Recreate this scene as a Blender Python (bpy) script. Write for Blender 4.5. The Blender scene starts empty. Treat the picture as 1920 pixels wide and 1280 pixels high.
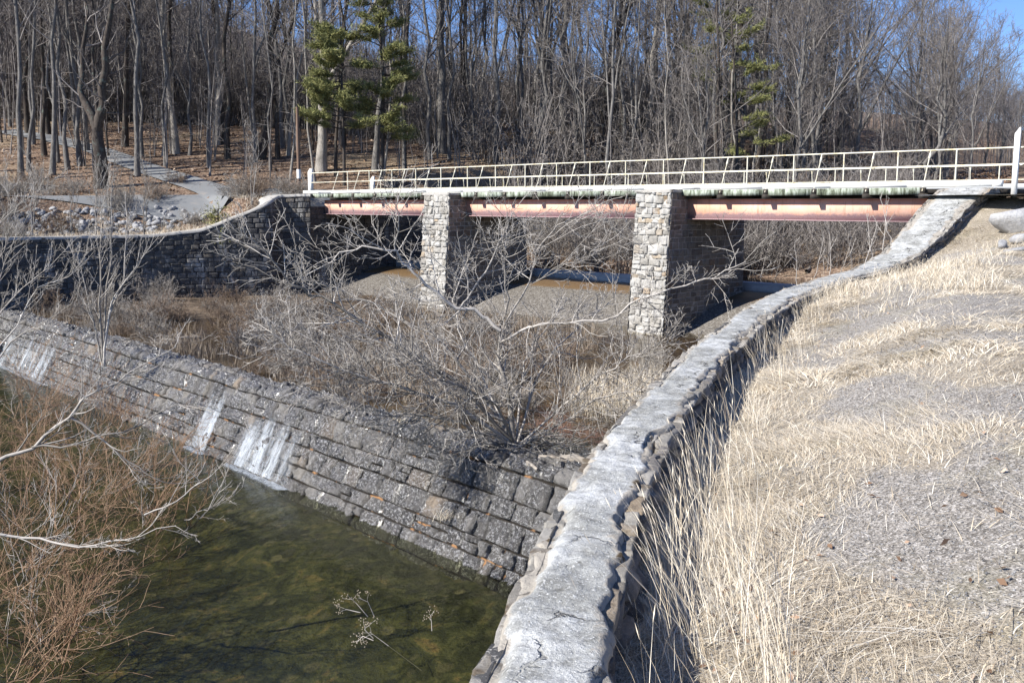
import bpy, math, random
import numpy as np
from mathutils import Vector
R = math.radians
scene = bpy.context.scene
COL = scene.collection

# ---------------------------------------------------------------- camera, sky, sun, exposure
PITCH = R(7.93); F = 1867.0
cam_d = bpy.data.cameras.new('camera'); cam = bpy.data.objects.new('camera', cam_d); COL.objects.link(cam)
cam_d.sensor_width = 36; cam_d.lens = 35.0; cam_d.clip_start = 0.1; cam_d.clip_end = 3000
cam.location = (0, 0, 0); cam.rotation_euler = (math.pi/2 - PITCH, 0, 0)
scene.camera = cam
SUN_EL = R(37); SUN_AZ = R(62)          # light travels towards azimuth 62 deg clockwise from +Y
Ldir = Vector((math.sin(SUN_AZ)*math.cos(SUN_EL), math.cos(SUN_AZ)*math.cos(SUN_EL), -math.sin(SUN_EL)))
w = bpy.data.worlds.new('World'); scene.world = w; w.use_nodes = True
nt = w.node_tree; nt.nodes.clear()
sky = nt.nodes.new('ShaderNodeTexSky'); sky.sky_type = 'NISHITA'; sky.sun_disc = False
sky.sun_elevation = SUN_EL; sky.sun_rotation = SUN_AZ + math.pi
sky.altitude = 1200; sky.air_density = 1.0; sky.dust_density = 0.1; sky.ozone_density = 3.0
bg = nt.nodes.new('ShaderNodeBackground'); bg.inputs[1].default_value = 0.072
wo = nt.nodes.new('ShaderNodeOutputWorld')
tint = nt.nodes.new('ShaderNodeMix'); tint.data_type = 'RGBA'; tint.blend_type = 'MULTIPLY'; tint.inputs[0].default_value = 1
tint.inputs[7].default_value = (.80, .96, 1.30, 1); nt.links.new(sky.outputs[0], tint.inputs[6]); nt.links.new(tint.outputs[2], bg.inputs[0]); nt.links.new(bg.outputs[0], wo.inputs[0])
sd = bpy.data.lights.new('sun', 'SUN'); sd.energy = 5.0; sd.angle = R(0.5); sd.color = (1.0, 0.96, 0.90)
so = bpy.data.objects.new('sun', sd); COL.objects.link(so)
so.rotation_euler = Ldir.to_track_quat('-Z', 'Y').to_euler()
vs = scene.view_settings; vs.view_transform = 'Standard'; vs.look = 'None'; vs.gamma = 1; vs.exposure = 0.85
scene.cycles.max_bounces = 5; scene.cycles.transparent_max_bounces = 12
scene.cycles.caustics_reflective = False; scene.cycles.caustics_refractive = False

# ---------------------------------------------------------------- helpers
cp, sp_ = math.cos(PITCH), math.sin(PITCH)
def ray(px, py):
    u = 640 - py
    return np.array([px - 960, u*sp_ + F*cp, u*cp - F*sp_])
def atz(px, py, z):
    r = ray(px, py); k = z/r[2]; return r*k
def atD(px, py, D):
    r = ray(px, py); return r*(D/r[1])
def norm(v):
    return v/np.maximum(np.linalg.norm(v, axis=-1, keepdims=True), 1e-9)
def sstep(a, b, x):
    t = np.clip((x-a)/(b-a), 0, 1); return t*t*(3-2*t)
def _h(ix, iy, iz):
    n = (ix.astype(np.int64)*374761393 + iy.astype(np.int64)*668265263 + iz.astype(np.int64)*2147483647) & 0x7fffffff
    n = ((n ^ (n >> 13))*1274126177) & 0x7fffffff
    return ((n ^ (n >> 16)) & 0xffff)/65535.0
def vnoise(x, y, z=0.0):
    x, y, z = np.broadcast_arrays(np.asarray(x, float), np.asarray(y, float), np.asarray(z, float))
    ix, iy, iz = np.floor(x), np.floor(y), np.floor(z)
    fx, fy, fz = x-ix, y-iy, z-iz
    fx, fy, fz = [f*f*(3-2*f) for f in (fx, fy, fz)]
    o = 0
    for a in (0, 1):
        for b in (0, 1):
            for c in (0, 1):
                o = o + _h(ix+a, iy+b, iz+c)*(fx if a else 1-fx)*(fy if b else 1-fy)*(fz if c else 1-fz)
    return o*2-1
def fbm(x, y, z=0.0, o=4):
    s = 0; a = 1
    for i in range(o):
        s = s + a*vnoise(x*2**i+i*17.3, y*2**i+i*5.1, np.asarray(z)*2**i); a *= .5
    return s/2
def tag(o, label=None, cat=None, group=None, kind=None):
    if label: o['label'] = label
    if cat: o['category'] = cat
    if group: o['group'] = group
    if kind: o['kind'] = kind
    return o
def link(name, me, mat=None, parent=None):
    o = bpy.data.objects.new(name, me); COL.objects.link(o)
    if mat is not None and not me.materials: me.materials.append(mat)
    if parent is not None:
        o.parent = parent; o.location = -Vector(parent.location) if parent.get('_abs') else (0, 0, 0)
    return o
def empty(name, loc=(0, 0, 0), absolute=True):
    o = bpy.data.objects.new(name, None); COL.objects.link(o); o.location = [float(a) for a in loc]
    o.empty_display_size = .2
    if absolute: o['_abs'] = 1
    return o
def mesh_np(name, V, Q=None, T=None, smooth=False, attrs=None):
    V = np.asarray(V, np.float32).reshape(-1, 3)
    me = bpy.data.meshes.new(name)
    nq = 0 if Q is None else len(Q); ntr = 0 if T is None else len(T)
    me.vertices.add(len(V)); me.vertices.foreach_set('co', V.ravel())
    loops = []; 
    if nq: loops.append(np.asarray(Q, np.int32).ravel())
    if ntr: loops.append(np.asarray(T, np.int32).ravel())
    loops = np.concatenate(loops)
    me.loops.add(len(loops)); me.loops.foreach_set('vertex_index', loops)
    me.polygons.add(nq+ntr)
    st = np.concatenate([np.arange(nq)*4, nq*4+np.arange(ntr)*3]).astype(np.int32)
    me.polygons.foreach_set('loop_start', st)
    if smooth: me.polygons.foreach_set('use_smooth', np.ones(nq+ntr, bool))
    me.update(calc_edges=True)
    for k, a in (attrs or {}).items():
        at = me.attributes.new(k, 'FLOAT', 'POINT'); at.data.foreach_set('value', np.asarray(a, np.float32).ravel())
    return me
def grid_faces(nu, nv, off=0):
    i = np.arange(nu-1)[:, None]*nv + np.arange(nv-1)[None]
    i = i.ravel()+off
    return np.stack([i, i+nv, i+nv+1, i+1], 1)
class MB:
    def __init__(s): s.V = []; s.Q = []; s.T = []; s.A = []; s.n = 0
    def add(s, V, Q=None, T=None, a=0.5):
        V = np.asarray(V, float).reshape(-1, 3)
        s.V.append(V)
        if Q is not None and len(Q): s.Q.append(np.asarray(Q)+s.n)
        if T is not None and len(T): s.T.append(np.asarray(T)+s.n)
        s.A.append(np.broadcast_to(np.asarray(a, float), (len(V),)) if np.ndim(a) == 0 else np.asarray(a).ravel())
        s.n += len(V)
    def box(s, o, ax, ay, az, a=0.5):    # corner o, three edge vectors
        o, ax, ay, az = [np.asarray(q, float) for q in (o, ax, ay, az)]
        V = [o, o+ax, o+ax+ay, o+ay, o+az, o+ax+az, o+ax+ay+az, o+ay+az]
        s.add(V, [(0, 3, 2, 1), (4, 5, 6, 7), (0, 1, 5, 4), (1, 2, 6, 5), (2, 3, 7, 6), (3, 0, 4, 7)], a=a)
    def build(s, name, mat=None, parent=None, smooth=False):
        me = mesh_np(name, np.concatenate(s.V), np.concatenate(s.Q) if s.Q else None, np.concatenate(s.T) if s.T else None, smooth, {'rnd': np.concatenate(s.A)})
        return link(name, me, mat, parent)
class Tubes:
    def __init__(s): s.b = {}
    def add(s, pts, r0, r1, sides=3, pw=1.0, rnd=.5):
        pts = np.asarray(pts, float); n = len(pts)
        t = np.linspace(0, 1, n)**pw
        s.b.setdefault((n, sides), []).append((pts, r0+(r1-r0)*t, rnd))
    def addr(s, pts, rr, sides=6, rnd=.5):
        pts = np.asarray(pts, float); s.b.setdefault((len(pts), sides), []).append((pts, np.asarray(rr, float), rnd))
    def mesh(s, name, jit=0.0):
        VV = []; QQ = []; AA = []; off = 0
        for (n, k), L in s.b.items():
            P = np.stack([l[0] for l in L]); Rr = np.stack([l[1] for l in L]); A = np.array([l[2] for l in L])
            T = np.empty_like(P); T[:, 1:-1] = P[:, 2:]-P[:, :-2] if n > 2 else 0
            T[:, 0] = P[:, 1]-P[:, 0]; T[:, -1] = P[:, -1]-P[:, -2]; T = norm(T)
            ov = norm(P[:, -1]-P[:, 0]); ref = np.where(np.abs(ov[:, 2:3]) > .7, np.array([[1., .13, 0]]), np.array([[0, .1, 1.]]))
            U = norm(np.cross(T, ref[:, None, :]+0*T)); W = np.cross(T, U)
            an = np.arange(k)/k*2*math.pi
            ring = U[:, :, None]*np.cos(an)[None, None, :, None] + W[:, :, None]*np.sin(an)[None, None, :, None]
            rad = Rr[:, :, None, None]
            if jit: rad = rad*(1+jit*vnoise(P[:, :, None, 0]*3+np.cos(an)*2, P[:, :, None, 2]*1.5, np.sin(an)*2+P[:, :, None, 1]))[..., None]
            V = P[:, :, None]+ring*rad
            m = len(L)
            base = off+np.arange(m)[:, None, None]*(n*k)+np.arange(n-1)[None, :, None]*k
            j = np.arange(k)[None, None]; j2 = (j+1) % k
            Q = np.stack([base+j, base+j2, base+k+j2, base+k+j], -1).reshape(-1, 4)
            VV.append(V.reshape(-1, 3)); QQ.append(Q); AA.append(np.repeat(A, n*k)); off += m*n*k
        return mesh_np(name, np.concatenate(VV), np.concatenate(QQ), None, True, {'rnd': np.concatenate(AA)})
    def build(s, name, mat, parent=None, jit=0.0): return link(name, s.mesh(name, jit), mat, parent)

# ---------------------------------------------------------------- materials
def mat(name):
    m = bpy.data.materials.new(name); m.use_nodes = True; n = m.node_tree.nodes; n.clear()
    out = n.new('ShaderNodeOutputMaterial'); return m, m.node_tree, out
class NB:
    def __init__(s, name):
        s.m, s.t, s.out = mat(name); s.tc = s.n('TexCoord')
    def n(s, typ, **kw):
        x = s.t.nodes.new('ShaderNode'+typ)
        for k, v in kw.items(): setattr(x, k, v)
        return x
    def l(s, a, b): s.t.links.new(a, b)
    def put(s, sock, v):
        if hasattr(v, 'is_output') or hasattr(v, 'links'): s.l(v, sock)
        else: sock.default_value = v
    def mapping(s, scale=(1, 1, 1), rot=(0, 0, 0), src=None):
        mp = s.n('Mapping'); s.l(src or s.tc.outputs['Object'], mp.inputs[0]); mp.inputs['Scale'].default_value = scale; mp.inputs['Rotation'].default_value = rot
        return mp.outputs[0]
    def noise(s, scale, detail=4, rough=.6, vec=None, dist=0):
        x = s.n('TexNoise'); s.l(vec or s.tc.outputs['Object'], x.inputs['Vector'])
        x.inputs['Scale'].default_value = scale; x.inputs['Detail'].default_value = detail; x.inputs['Roughness'].default_value = rough; x.inputs['Distortion'].default_value = dist
        return x.outputs['Fac']
    def voro(s, scale, feat='F1', vec=None, rnd=1):
        x = s.n('TexVoronoi'); x.feature = feat; s.l(vec or s.tc.outputs['Object'], x.inputs['Vector']); x.inputs['Scale'].default_value = scale; x.inputs['Randomness'].default_value = rnd
        return x
    def ramp(s, fac, stops):
        x = s.n('ValToRGB'); s.l(fac, x.inputs[0]); e = x.color_ramp.elements
        while len(e) < len(stops): e.new(.5)
        for el, (p, c) in zip(e, stops):
            el.position = p; el.color = (*c, 1) if len(c) == 3 else c
        return x.outputs[0]
    def step(s, fac, a, b):
        x = s.n('MapRange'); x.clamp = True; s.l(fac, x.inputs[0]); x.inputs[1].default_value = a; x.inputs[2].default_value = b
        return x.outputs[0]
    def math(s, op, a, b=0.0):
        x = s.n('Math', operation=op); s.put(x.inputs[0], a); s.put(x.inputs[1], b); return x.outputs[0]
    def mix(s, fac, a, b, mode='MIX'):
        x = s.n('Mix', data_type='RGBA', blend_type=mode); s.put(x.inputs[0], fac)
        s.put(x.inputs[6], (*a, 1) if isinstance(a, tuple) and len(a) == 3 else a); s.put(x.inputs[7], (*b, 1) if isinstance(b, tuple) and len(b) == 3 else b)
        return x.outputs[2]
    def attr(s, name='rnd'):
        x = s.n('Attribute', attribute_name=name); return x.outputs['Fac']
    def bump(s, h, strength=.5, dist=.02, nrm=None):
        x = s.n('Bump'); s.l(h, x.inputs['Height']); x.inputs['Strength'].default_value = strength; x.inputs['Distance'].default_value = dist
        if nrm is not None: s.l(nrm, x.inputs['Normal'])
        return x.outputs[0]
    def pbr(s, col, rough=.85, nrm=None, spec=.3, metal=0, alpha=None, trans=None):
        b = s.n('BsdfPrincipled'); s.put(b.inputs['Base Color'], (*col, 1) if isinstance(col, tuple) and len(col) == 3 else col)
        s.put(b.inputs['Roughness'], rough); s.put(b.inputs['Specular IOR Level'], spec); b.inputs['Metallic'].default_value = metal
        if nrm is not None: s.l(nrm, b.inputs['Normal'])
        if alpha is not None: s.put(b.inputs['Alpha'], alpha)
        s.l(b.outputs[0], s.out.inputs[0]); s.b = b
        return s.m

def stone_mat(name, stops, wet=0.0, scale=1.0, eff=0.0, bump=.6, moss=None, glint=0):
    n = NB(name); c = n.ramp(n.attr(), stops)
    f = n.noise(6*scale, 6, .7); c = n.mix(.75, c, n.ramp(f, [(.25, (.45, .45, .45)), (.7, (1.25, 1.22, 1.18))]), 'MULTIPLY')
    sp = n.noise(45*scale, 3, .7); c = n.mix(n.step(sp, .58, .7), c, (.42, .4, .37))
    if eff:
        v = n.mapping((1.2, 1.2, .45)); g = n.noise(.9, 5, .65, v, .6); c = n.mix(n.math('MULTIPLY', n.step(g, .56, .70), eff), c, (.50, .50, .48))
    if moss:
        g = n.noise(2.3, 5, .7); c = n.mix(n.math('MULTIPLY', n.step(g, .52, .62), .8), c, moss)
    hgt = n.math('ADD', n.noise(14*scale, 8, .75), n.math('MULTIPLY', n.noise(70*scale, 4, .7), .35))
    nr = n.bump(hgt, bump, .05/scale)
    ro = .9
    if wet: ro = n.math('SUBTRACT', .9, n.math('MULTIPLY', n.step(n.noise(1.1, 4, .6), .36, .5), wet))
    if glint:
        w_ = n.step(n.noise(1.1, 4, .6), .36, .5); c = n.mix(n.math('MULTIPLY', w_, .62), c, (.05, .047, .043)); c = n.mix(n.math('MULTIPLY', n.math('MULTIPLY', n.step(n.noise(15, 5, .8), .50, .60), w_), .8), c, (.62, .61, .60))  # wet patches darker; pale specks on them are sun glints painted into the colour
        nr = n.bump(n.math('ADD', hgt, n.math('MULTIPLY', n.noise(30, 4, .7), .8)), 1, .09)
    m = n.pbr(c, ro, nr, spec=.5 if wet else .25)
    if glint: n.put(n.b.inputs['Coat Weight'], w_); n.b.inputs['Coat Roughness'].default_value = .12; n.l(nr, n.b.inputs['Coat Normal'])
    return m

def twig_mat(name, a, b, bump=.3):
    n = NB(name); c = n.mix(n.attr(), a, b)
    c = n.mix(.6, c, n.ramp(n.noise(5, 4, .7), [(.3, (.55, .55, .55)), (.7, (1.3, 1.3, 1.3))]), 'MULTIPLY')
    return n.pbr(c, .9, None, .15)
def bark_mat(name, a, b, lich=None):
    n = NB(name); v = n.mapping((1, 1, .16)); f = n.noise(14, 5, .75, v, .8)
    c = n.mix(n.step(f, .35, .65), a, b)
    c = n.mix(.6, c, n.ramp(n.noise(1.3, 3, .6), [(.3, (.65, .65, .65)), (.7, (1.25, 1.25, 1.25))]), 'MULTIPLY')
    if lich: c = n.mix(n.step(n.noise(2.2, 5, .7), .56, .66), c, lich)
    return n.pbr(c, .95, n.bump(f, .8, .05), .1)

M = {}
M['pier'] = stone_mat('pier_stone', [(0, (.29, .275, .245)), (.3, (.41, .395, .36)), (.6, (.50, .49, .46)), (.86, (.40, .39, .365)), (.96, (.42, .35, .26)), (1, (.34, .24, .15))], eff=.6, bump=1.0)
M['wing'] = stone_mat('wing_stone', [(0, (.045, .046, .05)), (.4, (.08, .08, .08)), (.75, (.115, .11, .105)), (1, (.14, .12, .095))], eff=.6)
M['edge'] = stone_mat('wall_edge_stone', [(0, (.24, .22, .19)), (.4, (.36, .34, .30)), (.75, (.46, .44, .40)), (1, (.34, .27, .19))], bump=1.0, scale=2.0, moss=(.12, .085, .05))
M['side'] = stone_mat('pier_shaded_side_stone', [(0, (.14, .12, .10)), (.4, (.22, .20, .17)), (.8, (.28, .25, .21)), (1, (.22, .16, .11))], eff=.3)  # darker copy of the pier stone, shade of the side faces put into its colour
M['weir'] = stone_mat('weir_stone', [(0, (.11, .105, .10)), (.35, (.18, .172, .165)), (.7, (.26, .25, .235)), (.96, (.30, .28, .25)), (1, (.36, .28, .20))], wet=.66, glint=1, bump=1.0, scale=.8)
M['rubble'] = stone_mat('wall_rubble', [(0, (.12, .12, .12)), (.5, (.22, .21, .20)), (1, (.32, .29, .26))], bump=.9, scale=1.4)
n = NB('mortar'); M['mortar'] = n.pbr(n.mix(n.noise(5, 5), (.30, .28, .25), (.52, .50, .46)), .95, n.bump(n.noise(40, 5), .6, .02), .1)
n = NB('dark_mortar'); M['dmortar'] = n.pbr(n.mix(n.step(n.noise(1.5, 5), .4, .7), (.04, .036, .032), (.20, .19, .17)), .95, n.bump(n.noise(40, 5), .6, .02), .1)
n = NB('weir_joint'); M['wjoint'] = n.pbr(n.mix(n.step(n.noise(1.6, 5), .58, .64), (.02, .017, .014), (.26, .145, .07)), .9, n.bump(n.noise(30, 5), .8, .03), .2)
# coping of the long wall
n = NB('coping_mortar')
vd = n.n('VectorMath', operation='ADD'); nzc = n.n('TexNoise'); n.l(n.tc.outputs['Object'], nzc.inputs['Vector']); nzc.inputs['Scale'].default_value = 2.2; nzc.inputs['Detail'].default_value = 6
n.l(n.tc.outputs['Object'], vd.inputs[0]); n.l(nzc.outputs['Color'], vd.inputs[1])
cr = n.voro(1.15, 'DISTANCE_TO_EDGE', vd.outputs[0]).outputs['Distance']
edge = n.attr('edge')
f1 = n.noise(2.0, 6, .65); f2 = n.noise(9, 7, .75); f3 = n.noise(60, 3, .7)
c = n.ramp(f1, [(.30, (.21, .205, .185)), (.48, (.36, .36, .34)), (.64, (.52, .525, .515))])
c = n.mix(.8, c, n.ramp(f2, [(.3, (.35, .34, .32)), (.5, (.95, .95, .94)), (.7, (1.4, 1.4, 1.38))]), 'MULTIPLY')
c = n.mix(n.step(f3, .58, .66), c, (.74, .74, .71)); c = n.mix(n.step(n.noise(26, 5, .75), .62, .70), c, (.14, .13, .11))
c = n.mix(n.step(n.math('ADD', edge, n.math('MULTIPLY', n.math('SUBTRACT', f2, .5), 2.2)), .50, .8), c, n.mix(f1, (.30, .27, .22), (.46, .42, .36)))
mo = n.math('MULTIPLY', n.step(n.noise(3.1, 5, .7), .60, .66), n.step(edge, .25, .6)); c = n.mix(mo, c, (.11, .08, .045))
ck = n.math('MULTIPLY', n.step(cr, .016, .004), n.math('MULTIPLY', n.step(n.noise(1.3, 3), .44, .50), n.step(n.attr('cc'), .30, .60))); c = n.mix(n.math('MULTIPLY', ck, .75), c, (.06, .055, .05))
hh = n.math('ADD', n.math('MULTIPLY', f2, 1.0), n.math('SUBTRACT', n.math('MULTIPLY', f3, .25), n.math('MULTIPLY', ck, 1.2)))
M['coping'] = n.pbr(c, .92, n.bump(hh, .85, .035), .2)
# masonry-like bark and twigs
M['bark'] = bark_mat('bark_grey', (.07, .066, .062), (.26, .245, .225))
M['bark_pale'] = bark_mat('bark_pale', (.20, .18, .155), (.42, .39, .345))
M['bark_dark'] = bark_mat('bark_dark', (.035, .03, .026), (.12, .10, .085), (.12, .14, .12))
M['twig'] = twig_mat('twigs_grey', (.11, .098, .09), (.32, .29, .265))
M['twig_far'] = twig_mat('twigs_far', (.11, .10, .10), (.25, .23, .225))
M['shrub'] = twig_mat('shrub_twigs', (.15, .13, .11), (.42, .39, .35))
M['brownshrub'] = twig_mat('brown_shrub_twigs', (.12, .085, .06), (.33, .26, .20))
M['bushb'] = twig_mat('bush_branches', (.20, .18, .155), (.55, .51, .46))
M['red'] = twig_mat('red_twigs', (.17, .095, .055), (.42, .29, .19))
M['pale'] = twig_mat('pale_stems', (.24, .21, .18), (.54, .50, .45))
n = NB('pine_needles'); c = n.ramp(n.attr(), [(0, (.07, .085, .035)), (.5, (.21, .215, .08)), (1, (.42, .39, .16))]); M['pine'] = n.pbr(c, .8, None, .2)
n = NB('dry_grass'); c = n.ramp(n.attr(), [(0, (.28, .22, .155)), (.3, (.48, .40, .29)), (.65, (.66, .58, .45)), (1, (.80, .76, .66))]); M['grass'] = n.pbr(c, .85, None, .15)
n = NB('weed'); c = n.ramp(n.attr(), [(0, (.12, .095, .07)), (.5, (.24, .19, .145)), (1, (.42, .36, .28))]); M['weed'] = n.pbr(c, .9, None, .1)
n = NB('fallen_leaf'); c = n.ramp(n.attr(), [(0, (.11, .065, .04)), (.5, (.26, .165, .105)), (.8, (.38, .26, .18)), (1, (.50, .39, .29))]); M['leaf'] = n.pbr(c, .85, None, .15)
# grounds
n = NB('leaf_litter'); v = n.voro(9); c = n.ramp(v.outputs['Color'], [(0, (.07, .048, .035)), (.4, (.17, .115, .08)), (.75, (.28, .205, .15)), (1, (.42, .34, .26))])
c = n.mix(.7, c, n.ramp(n.noise(.35, 6, .7), [(.3, (.55, .52, .5)), (.6, (1.1, 1.1, 1.1))]), 'MULTIPLY')
gm = n.step(n.noise(.12, 4), .5, .62); c = n.mix(n.math('MULTIPLY', gm, .5), c, (.34, .27, .18))
M['litter'] = n.pbr(c, .95, n.bump(v.outputs['Distance'], .9, .06), .1)
n = NB('gravel_turf'); v = n.voro(70); c = n.ramp(v.outputs['Color'], [(0, (.09, .08, .07)), (.35, (.25, .23, .205)), (.7, (.42, .39, .35)), (1, (.72, .68, .63))])
vv2 = n.voro(24); c = n.mix(n.step(vv2.outputs['Distance'], .30, .18), c, n.ramp(vv2.outputs['Color'], [(.1, (.10, .09, .08)), (.6, (.36, .33, .30)), (.9, (.62, .59, .55))])); c = n.mix(.7, c, n.ramp(n.noise(7, 6, .8), [(.32, (.5, .48, .45)), (.6, (1.1, 1.1, 1.1))]), 'MULTIPLY')
st = n.noise(48, 6, .8, n.mapping((1, .30, 1), (0, 0, .5)), 1.6); th = n.ramp(st, [(.34, (.10, .085, .065)), (.5, (.34, .29, .22)), (.66, (.74, .66, .53))])
pt = n.math('ADD', n.attr('turf'), n.math('MULTIPLY', n.math('SUBTRACT', n.noise(4, 7, .8), .5), 2.4)); ar = n.step(pt, .30, .90)
c = n.mix(n.math('MULTIPLY', ar, .85), c, th); c = n.mix(n.math('MULTIPLY', n.step(n.noise(1.1, 5, .7), .52, .66), .35), c, (.30, .27, .17))
M['turf'] = n.pbr(c, .95, n.bump(n.math('ADD', v.outputs['Distance'], st), .8, .015), .1)
n = NB('mud'); c = n.ramp(n.noise(2.2, 6, .7), [(.3, (.05, .038, .026)), (.5, (.12, .088, .058)), (.7, (.21, .16, .11))]); M['mud'] = n.pbr(c, .7, n.bump(n.noise(9, 6), .8, .05), .3)
n = NB('pool_bed'); v = n.noise(1.1, 6, .7, None, .9); c = n.ramp(v, [(.30, (.035, .036, .022)), (.46, (.078, .080, .045)), (.58, (.155, .15, .075)), (.66, (.30, .22, .11)), (.76, (.22, .13, .08))])
vb = n.voro(2.2); c = n.mix(n.math('MULTIPLY', n.step(vb.outputs['Distance'], .42, .30), n.step(n.noise(.8, 3), .46, .52)), c, n.ramp(vb.outputs['Color'], [(.2, (.06, .06, .04)), (.8, (.24, .21, .13))])); c = n.mix(n.step(n.noise(7, 5, .7), .5, .7), c, (.05, .052, .035)); M['bed'] = n.pbr(c, .9, n.bump(n.noise(4, 6), 1, .1), .1)
n = NB('asphalt'); c = n.ramp(n.noise(30, 5, .8), [(.3, (.15, .16, .16)), (.7, (.25, .25, .25))]); c = n.mix(n.step(n.noise(.6, 4), .55, .7), c, (.3, .27, .24)); M['road'] = n.pbr(c, .9, n.bump(n.noise(60, 3), .4, .01), .2)
n = NB('rock'); c = n.mix(n.attr(), (.20, .20, .205), (.46, .455, .45)); c = n.mix(.7, c, n.ramp(n.noise(3, 6, .7), [(.3, (.5, .5, .5)), (.7, (1.3, 1.3, 1.3))]), 'MULTIPLY'); M['rock'] = n.pbr(c, .9, n.bump(n.noise(9, 7, .75), .9, .08), .2)
n = NB('concrete_sill'); c = n.ramp(n.noise(2, 6, .7, n.mapping((1, 1, 3))), [(.3, (.40, .41, .42)), (.7, (.62, .63, .64))]); M['sill'] = n.pbr(c, .7, n.bump(n.noise(20, 5), .4, .02), .4)
n = NB('apron'); v = n.voro(16); c = n.ramp(v.outputs['Color'], [(0, (.06, .052, .045)), (.5, (.14, .125, .105)), (.9, (.24, .225, .20)), (1, (.5, .48, .45))])
c = n.mix(n.step(n.attr('wet'), .3, .7), c, n.mix(n.noise(8, 4), (.10, .06, .03), (.21, .14, .07)))
M['apron'] = n.pbr(c, n.math('SUBTRACT', .8, n.math('MULTIPLY', n.attr('wet'), .45)), n.bump(n.noise(50, 5, .8), .7, .02), .4)
n = NB('white_paint'); g = n.noise(3, 6, .7, n.mapping((1, 1, 1.4))); c = n.mix(n.step(g, .58, .72), (.80, .79, .74), (.55, .50, .42)); M['white'] = n.pbr(c, .6, n.bump(n.noise(20, 4), .2, .01), .35)
n = NB('cream_paint'); g = n.noise(5, 6, .7); c = n.mix(n.step(g, .5, .64), (.66, .63, .51), (.54, .45, .25)); M['cream'] = n.pbr(c, .55, None, .35)
n = NB('weathered_timber'); g = n.noise(6, 6, .75, n.mapping((1, 1, .22)), .4); c = n.ramp(g, [(.36, (.02, .02, .016)), (.46, (.14, .16, .11)), (.58, (.37, .41, .34)), (.72, (.62, .66, .56))]); M['timber'] = n.pbr(c, .9, n.bump(g, .6, .02), .2)
n = NB('dark_timber'); M['dtimber'] = n.pbr(n.mix(n.noise(6, 4), (.02, .018, .015), (.07, .06, .05)), .9)
n = NB('girder_paint'); sx = n.n('SeparateXYZ'); n.l(n.tc.outputs['Object'], sx.inputs[0])
lo = n.math('ADD', sx.outputs[2], n.math('MULTIPLY', n.math('SUBTRACT', n.noise(3.5, 6, .8), .5), .55))
c = n.mix(n.step(n.noise(1.1, 5), .35, .7), (.70, .38, .26), (.78, .50, .39)); c = n.mix(n.math('MULTIPLY', n.step(n.noise(5, 6, .8, n.mapping((1, 1, .12))), .54, .66), .65), c, (.36, .17, .11)); rr = n.mix(n.noise(22, 5, .8), (.12, .05, .06), (.62, .45, .44))
c = n.mix(n.step(lo, -.40, -.52), c, rr); M['girder'] = n.pbr(c, .75, n.bump(n.noise(30, 4), .4, .01), .3)
n = NB('creosote_pole'); M['pole'] = n.pbr(n.mix(n.noise(5, 5, .7, n.mapping((1, 1, .1))), (.10, .055, .035), (.27, .19, .14)), .9)
n = NB('driftwood'); g = n.noise(8, 5, .7, n.mapping((.3, 1, 1))); M['drift'] = n.pbr(n.mix(g, (.20, .16, .12), (.50, .46, .40)), .9, n.bump(g, .8, .03), .1)
def water_mat(name, tint, scale, strength, dist, wind=(1, 1, 1), rot=0, rough=.03, gcol=.95, ior=1.33):
    n = NB(name); v = n.mapping(wind, (0, 0, rot)); h = n.math('ADD', n.noise(scale, 4, .6, v), n.math('MULTIPLY', n.noise(scale*.25, 3, .5, v), 1.5))
    nr = n.bump(h, strength, dist)
    tr = n.n('BsdfTransparent'); tr.inputs[0].default_value = (*tint, 1)
    gl = n.n('BsdfGlossy'); gl.inputs['Roughness'].default_value = rough; n.l(nr, gl.inputs['Normal']); gl.inputs[0].default_value = (gcol, gcol, gcol, 1)
    fr = n.n('Fresnel'); geo = n.n('NewGeometry'); n.put(fr.inputs[0], n.math('ADD', ior, n.math('MULTIPLY', geo.outputs['Backfacing'], 1/ior-ior))); n.l(nr, fr.inputs['Normal'])
    mx = n.n('MixShader'); n.l(fr.outputs[0], mx.inputs[0]); n.l(tr.outputs[0], mx.inputs[1]); n.l(gl.outputs[0], mx.inputs[2])
    n.l(mx.outputs[0], n.out.inputs[0]); return n.m
M['pool'] = water_mat('pool_water', (.52, .53, .42), 4.5, .42, .06, (1, .28, 1), R(-35), .03, .75, 1.33)
M['pond'] = water_mat('pond_water', (.74, .70, .61), 3.0, .12, .03)
n = NB('white_water'); cb = n.n('CombineXYZ'); n.l(n.attr('su'), cb.inputs[0]); n.l(n.attr('sv'), cb.inputs[1]); f = n.noise(1.0, 8, .85, cb.outputs[0], 1.0); al = n.math('MULTIPLY', n.step(n.math('ADD', f, n.math('MULTIPLY', n.math('SUBTRACT', n.attr('fall'), .5), .34)), .47, .82), n.step(n.attr('fall'), .02, .45))
M['foam'] = n.pbr((.60, .65, .70), .2, n.bump(f, .9, .05), .5, alpha=al)

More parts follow.
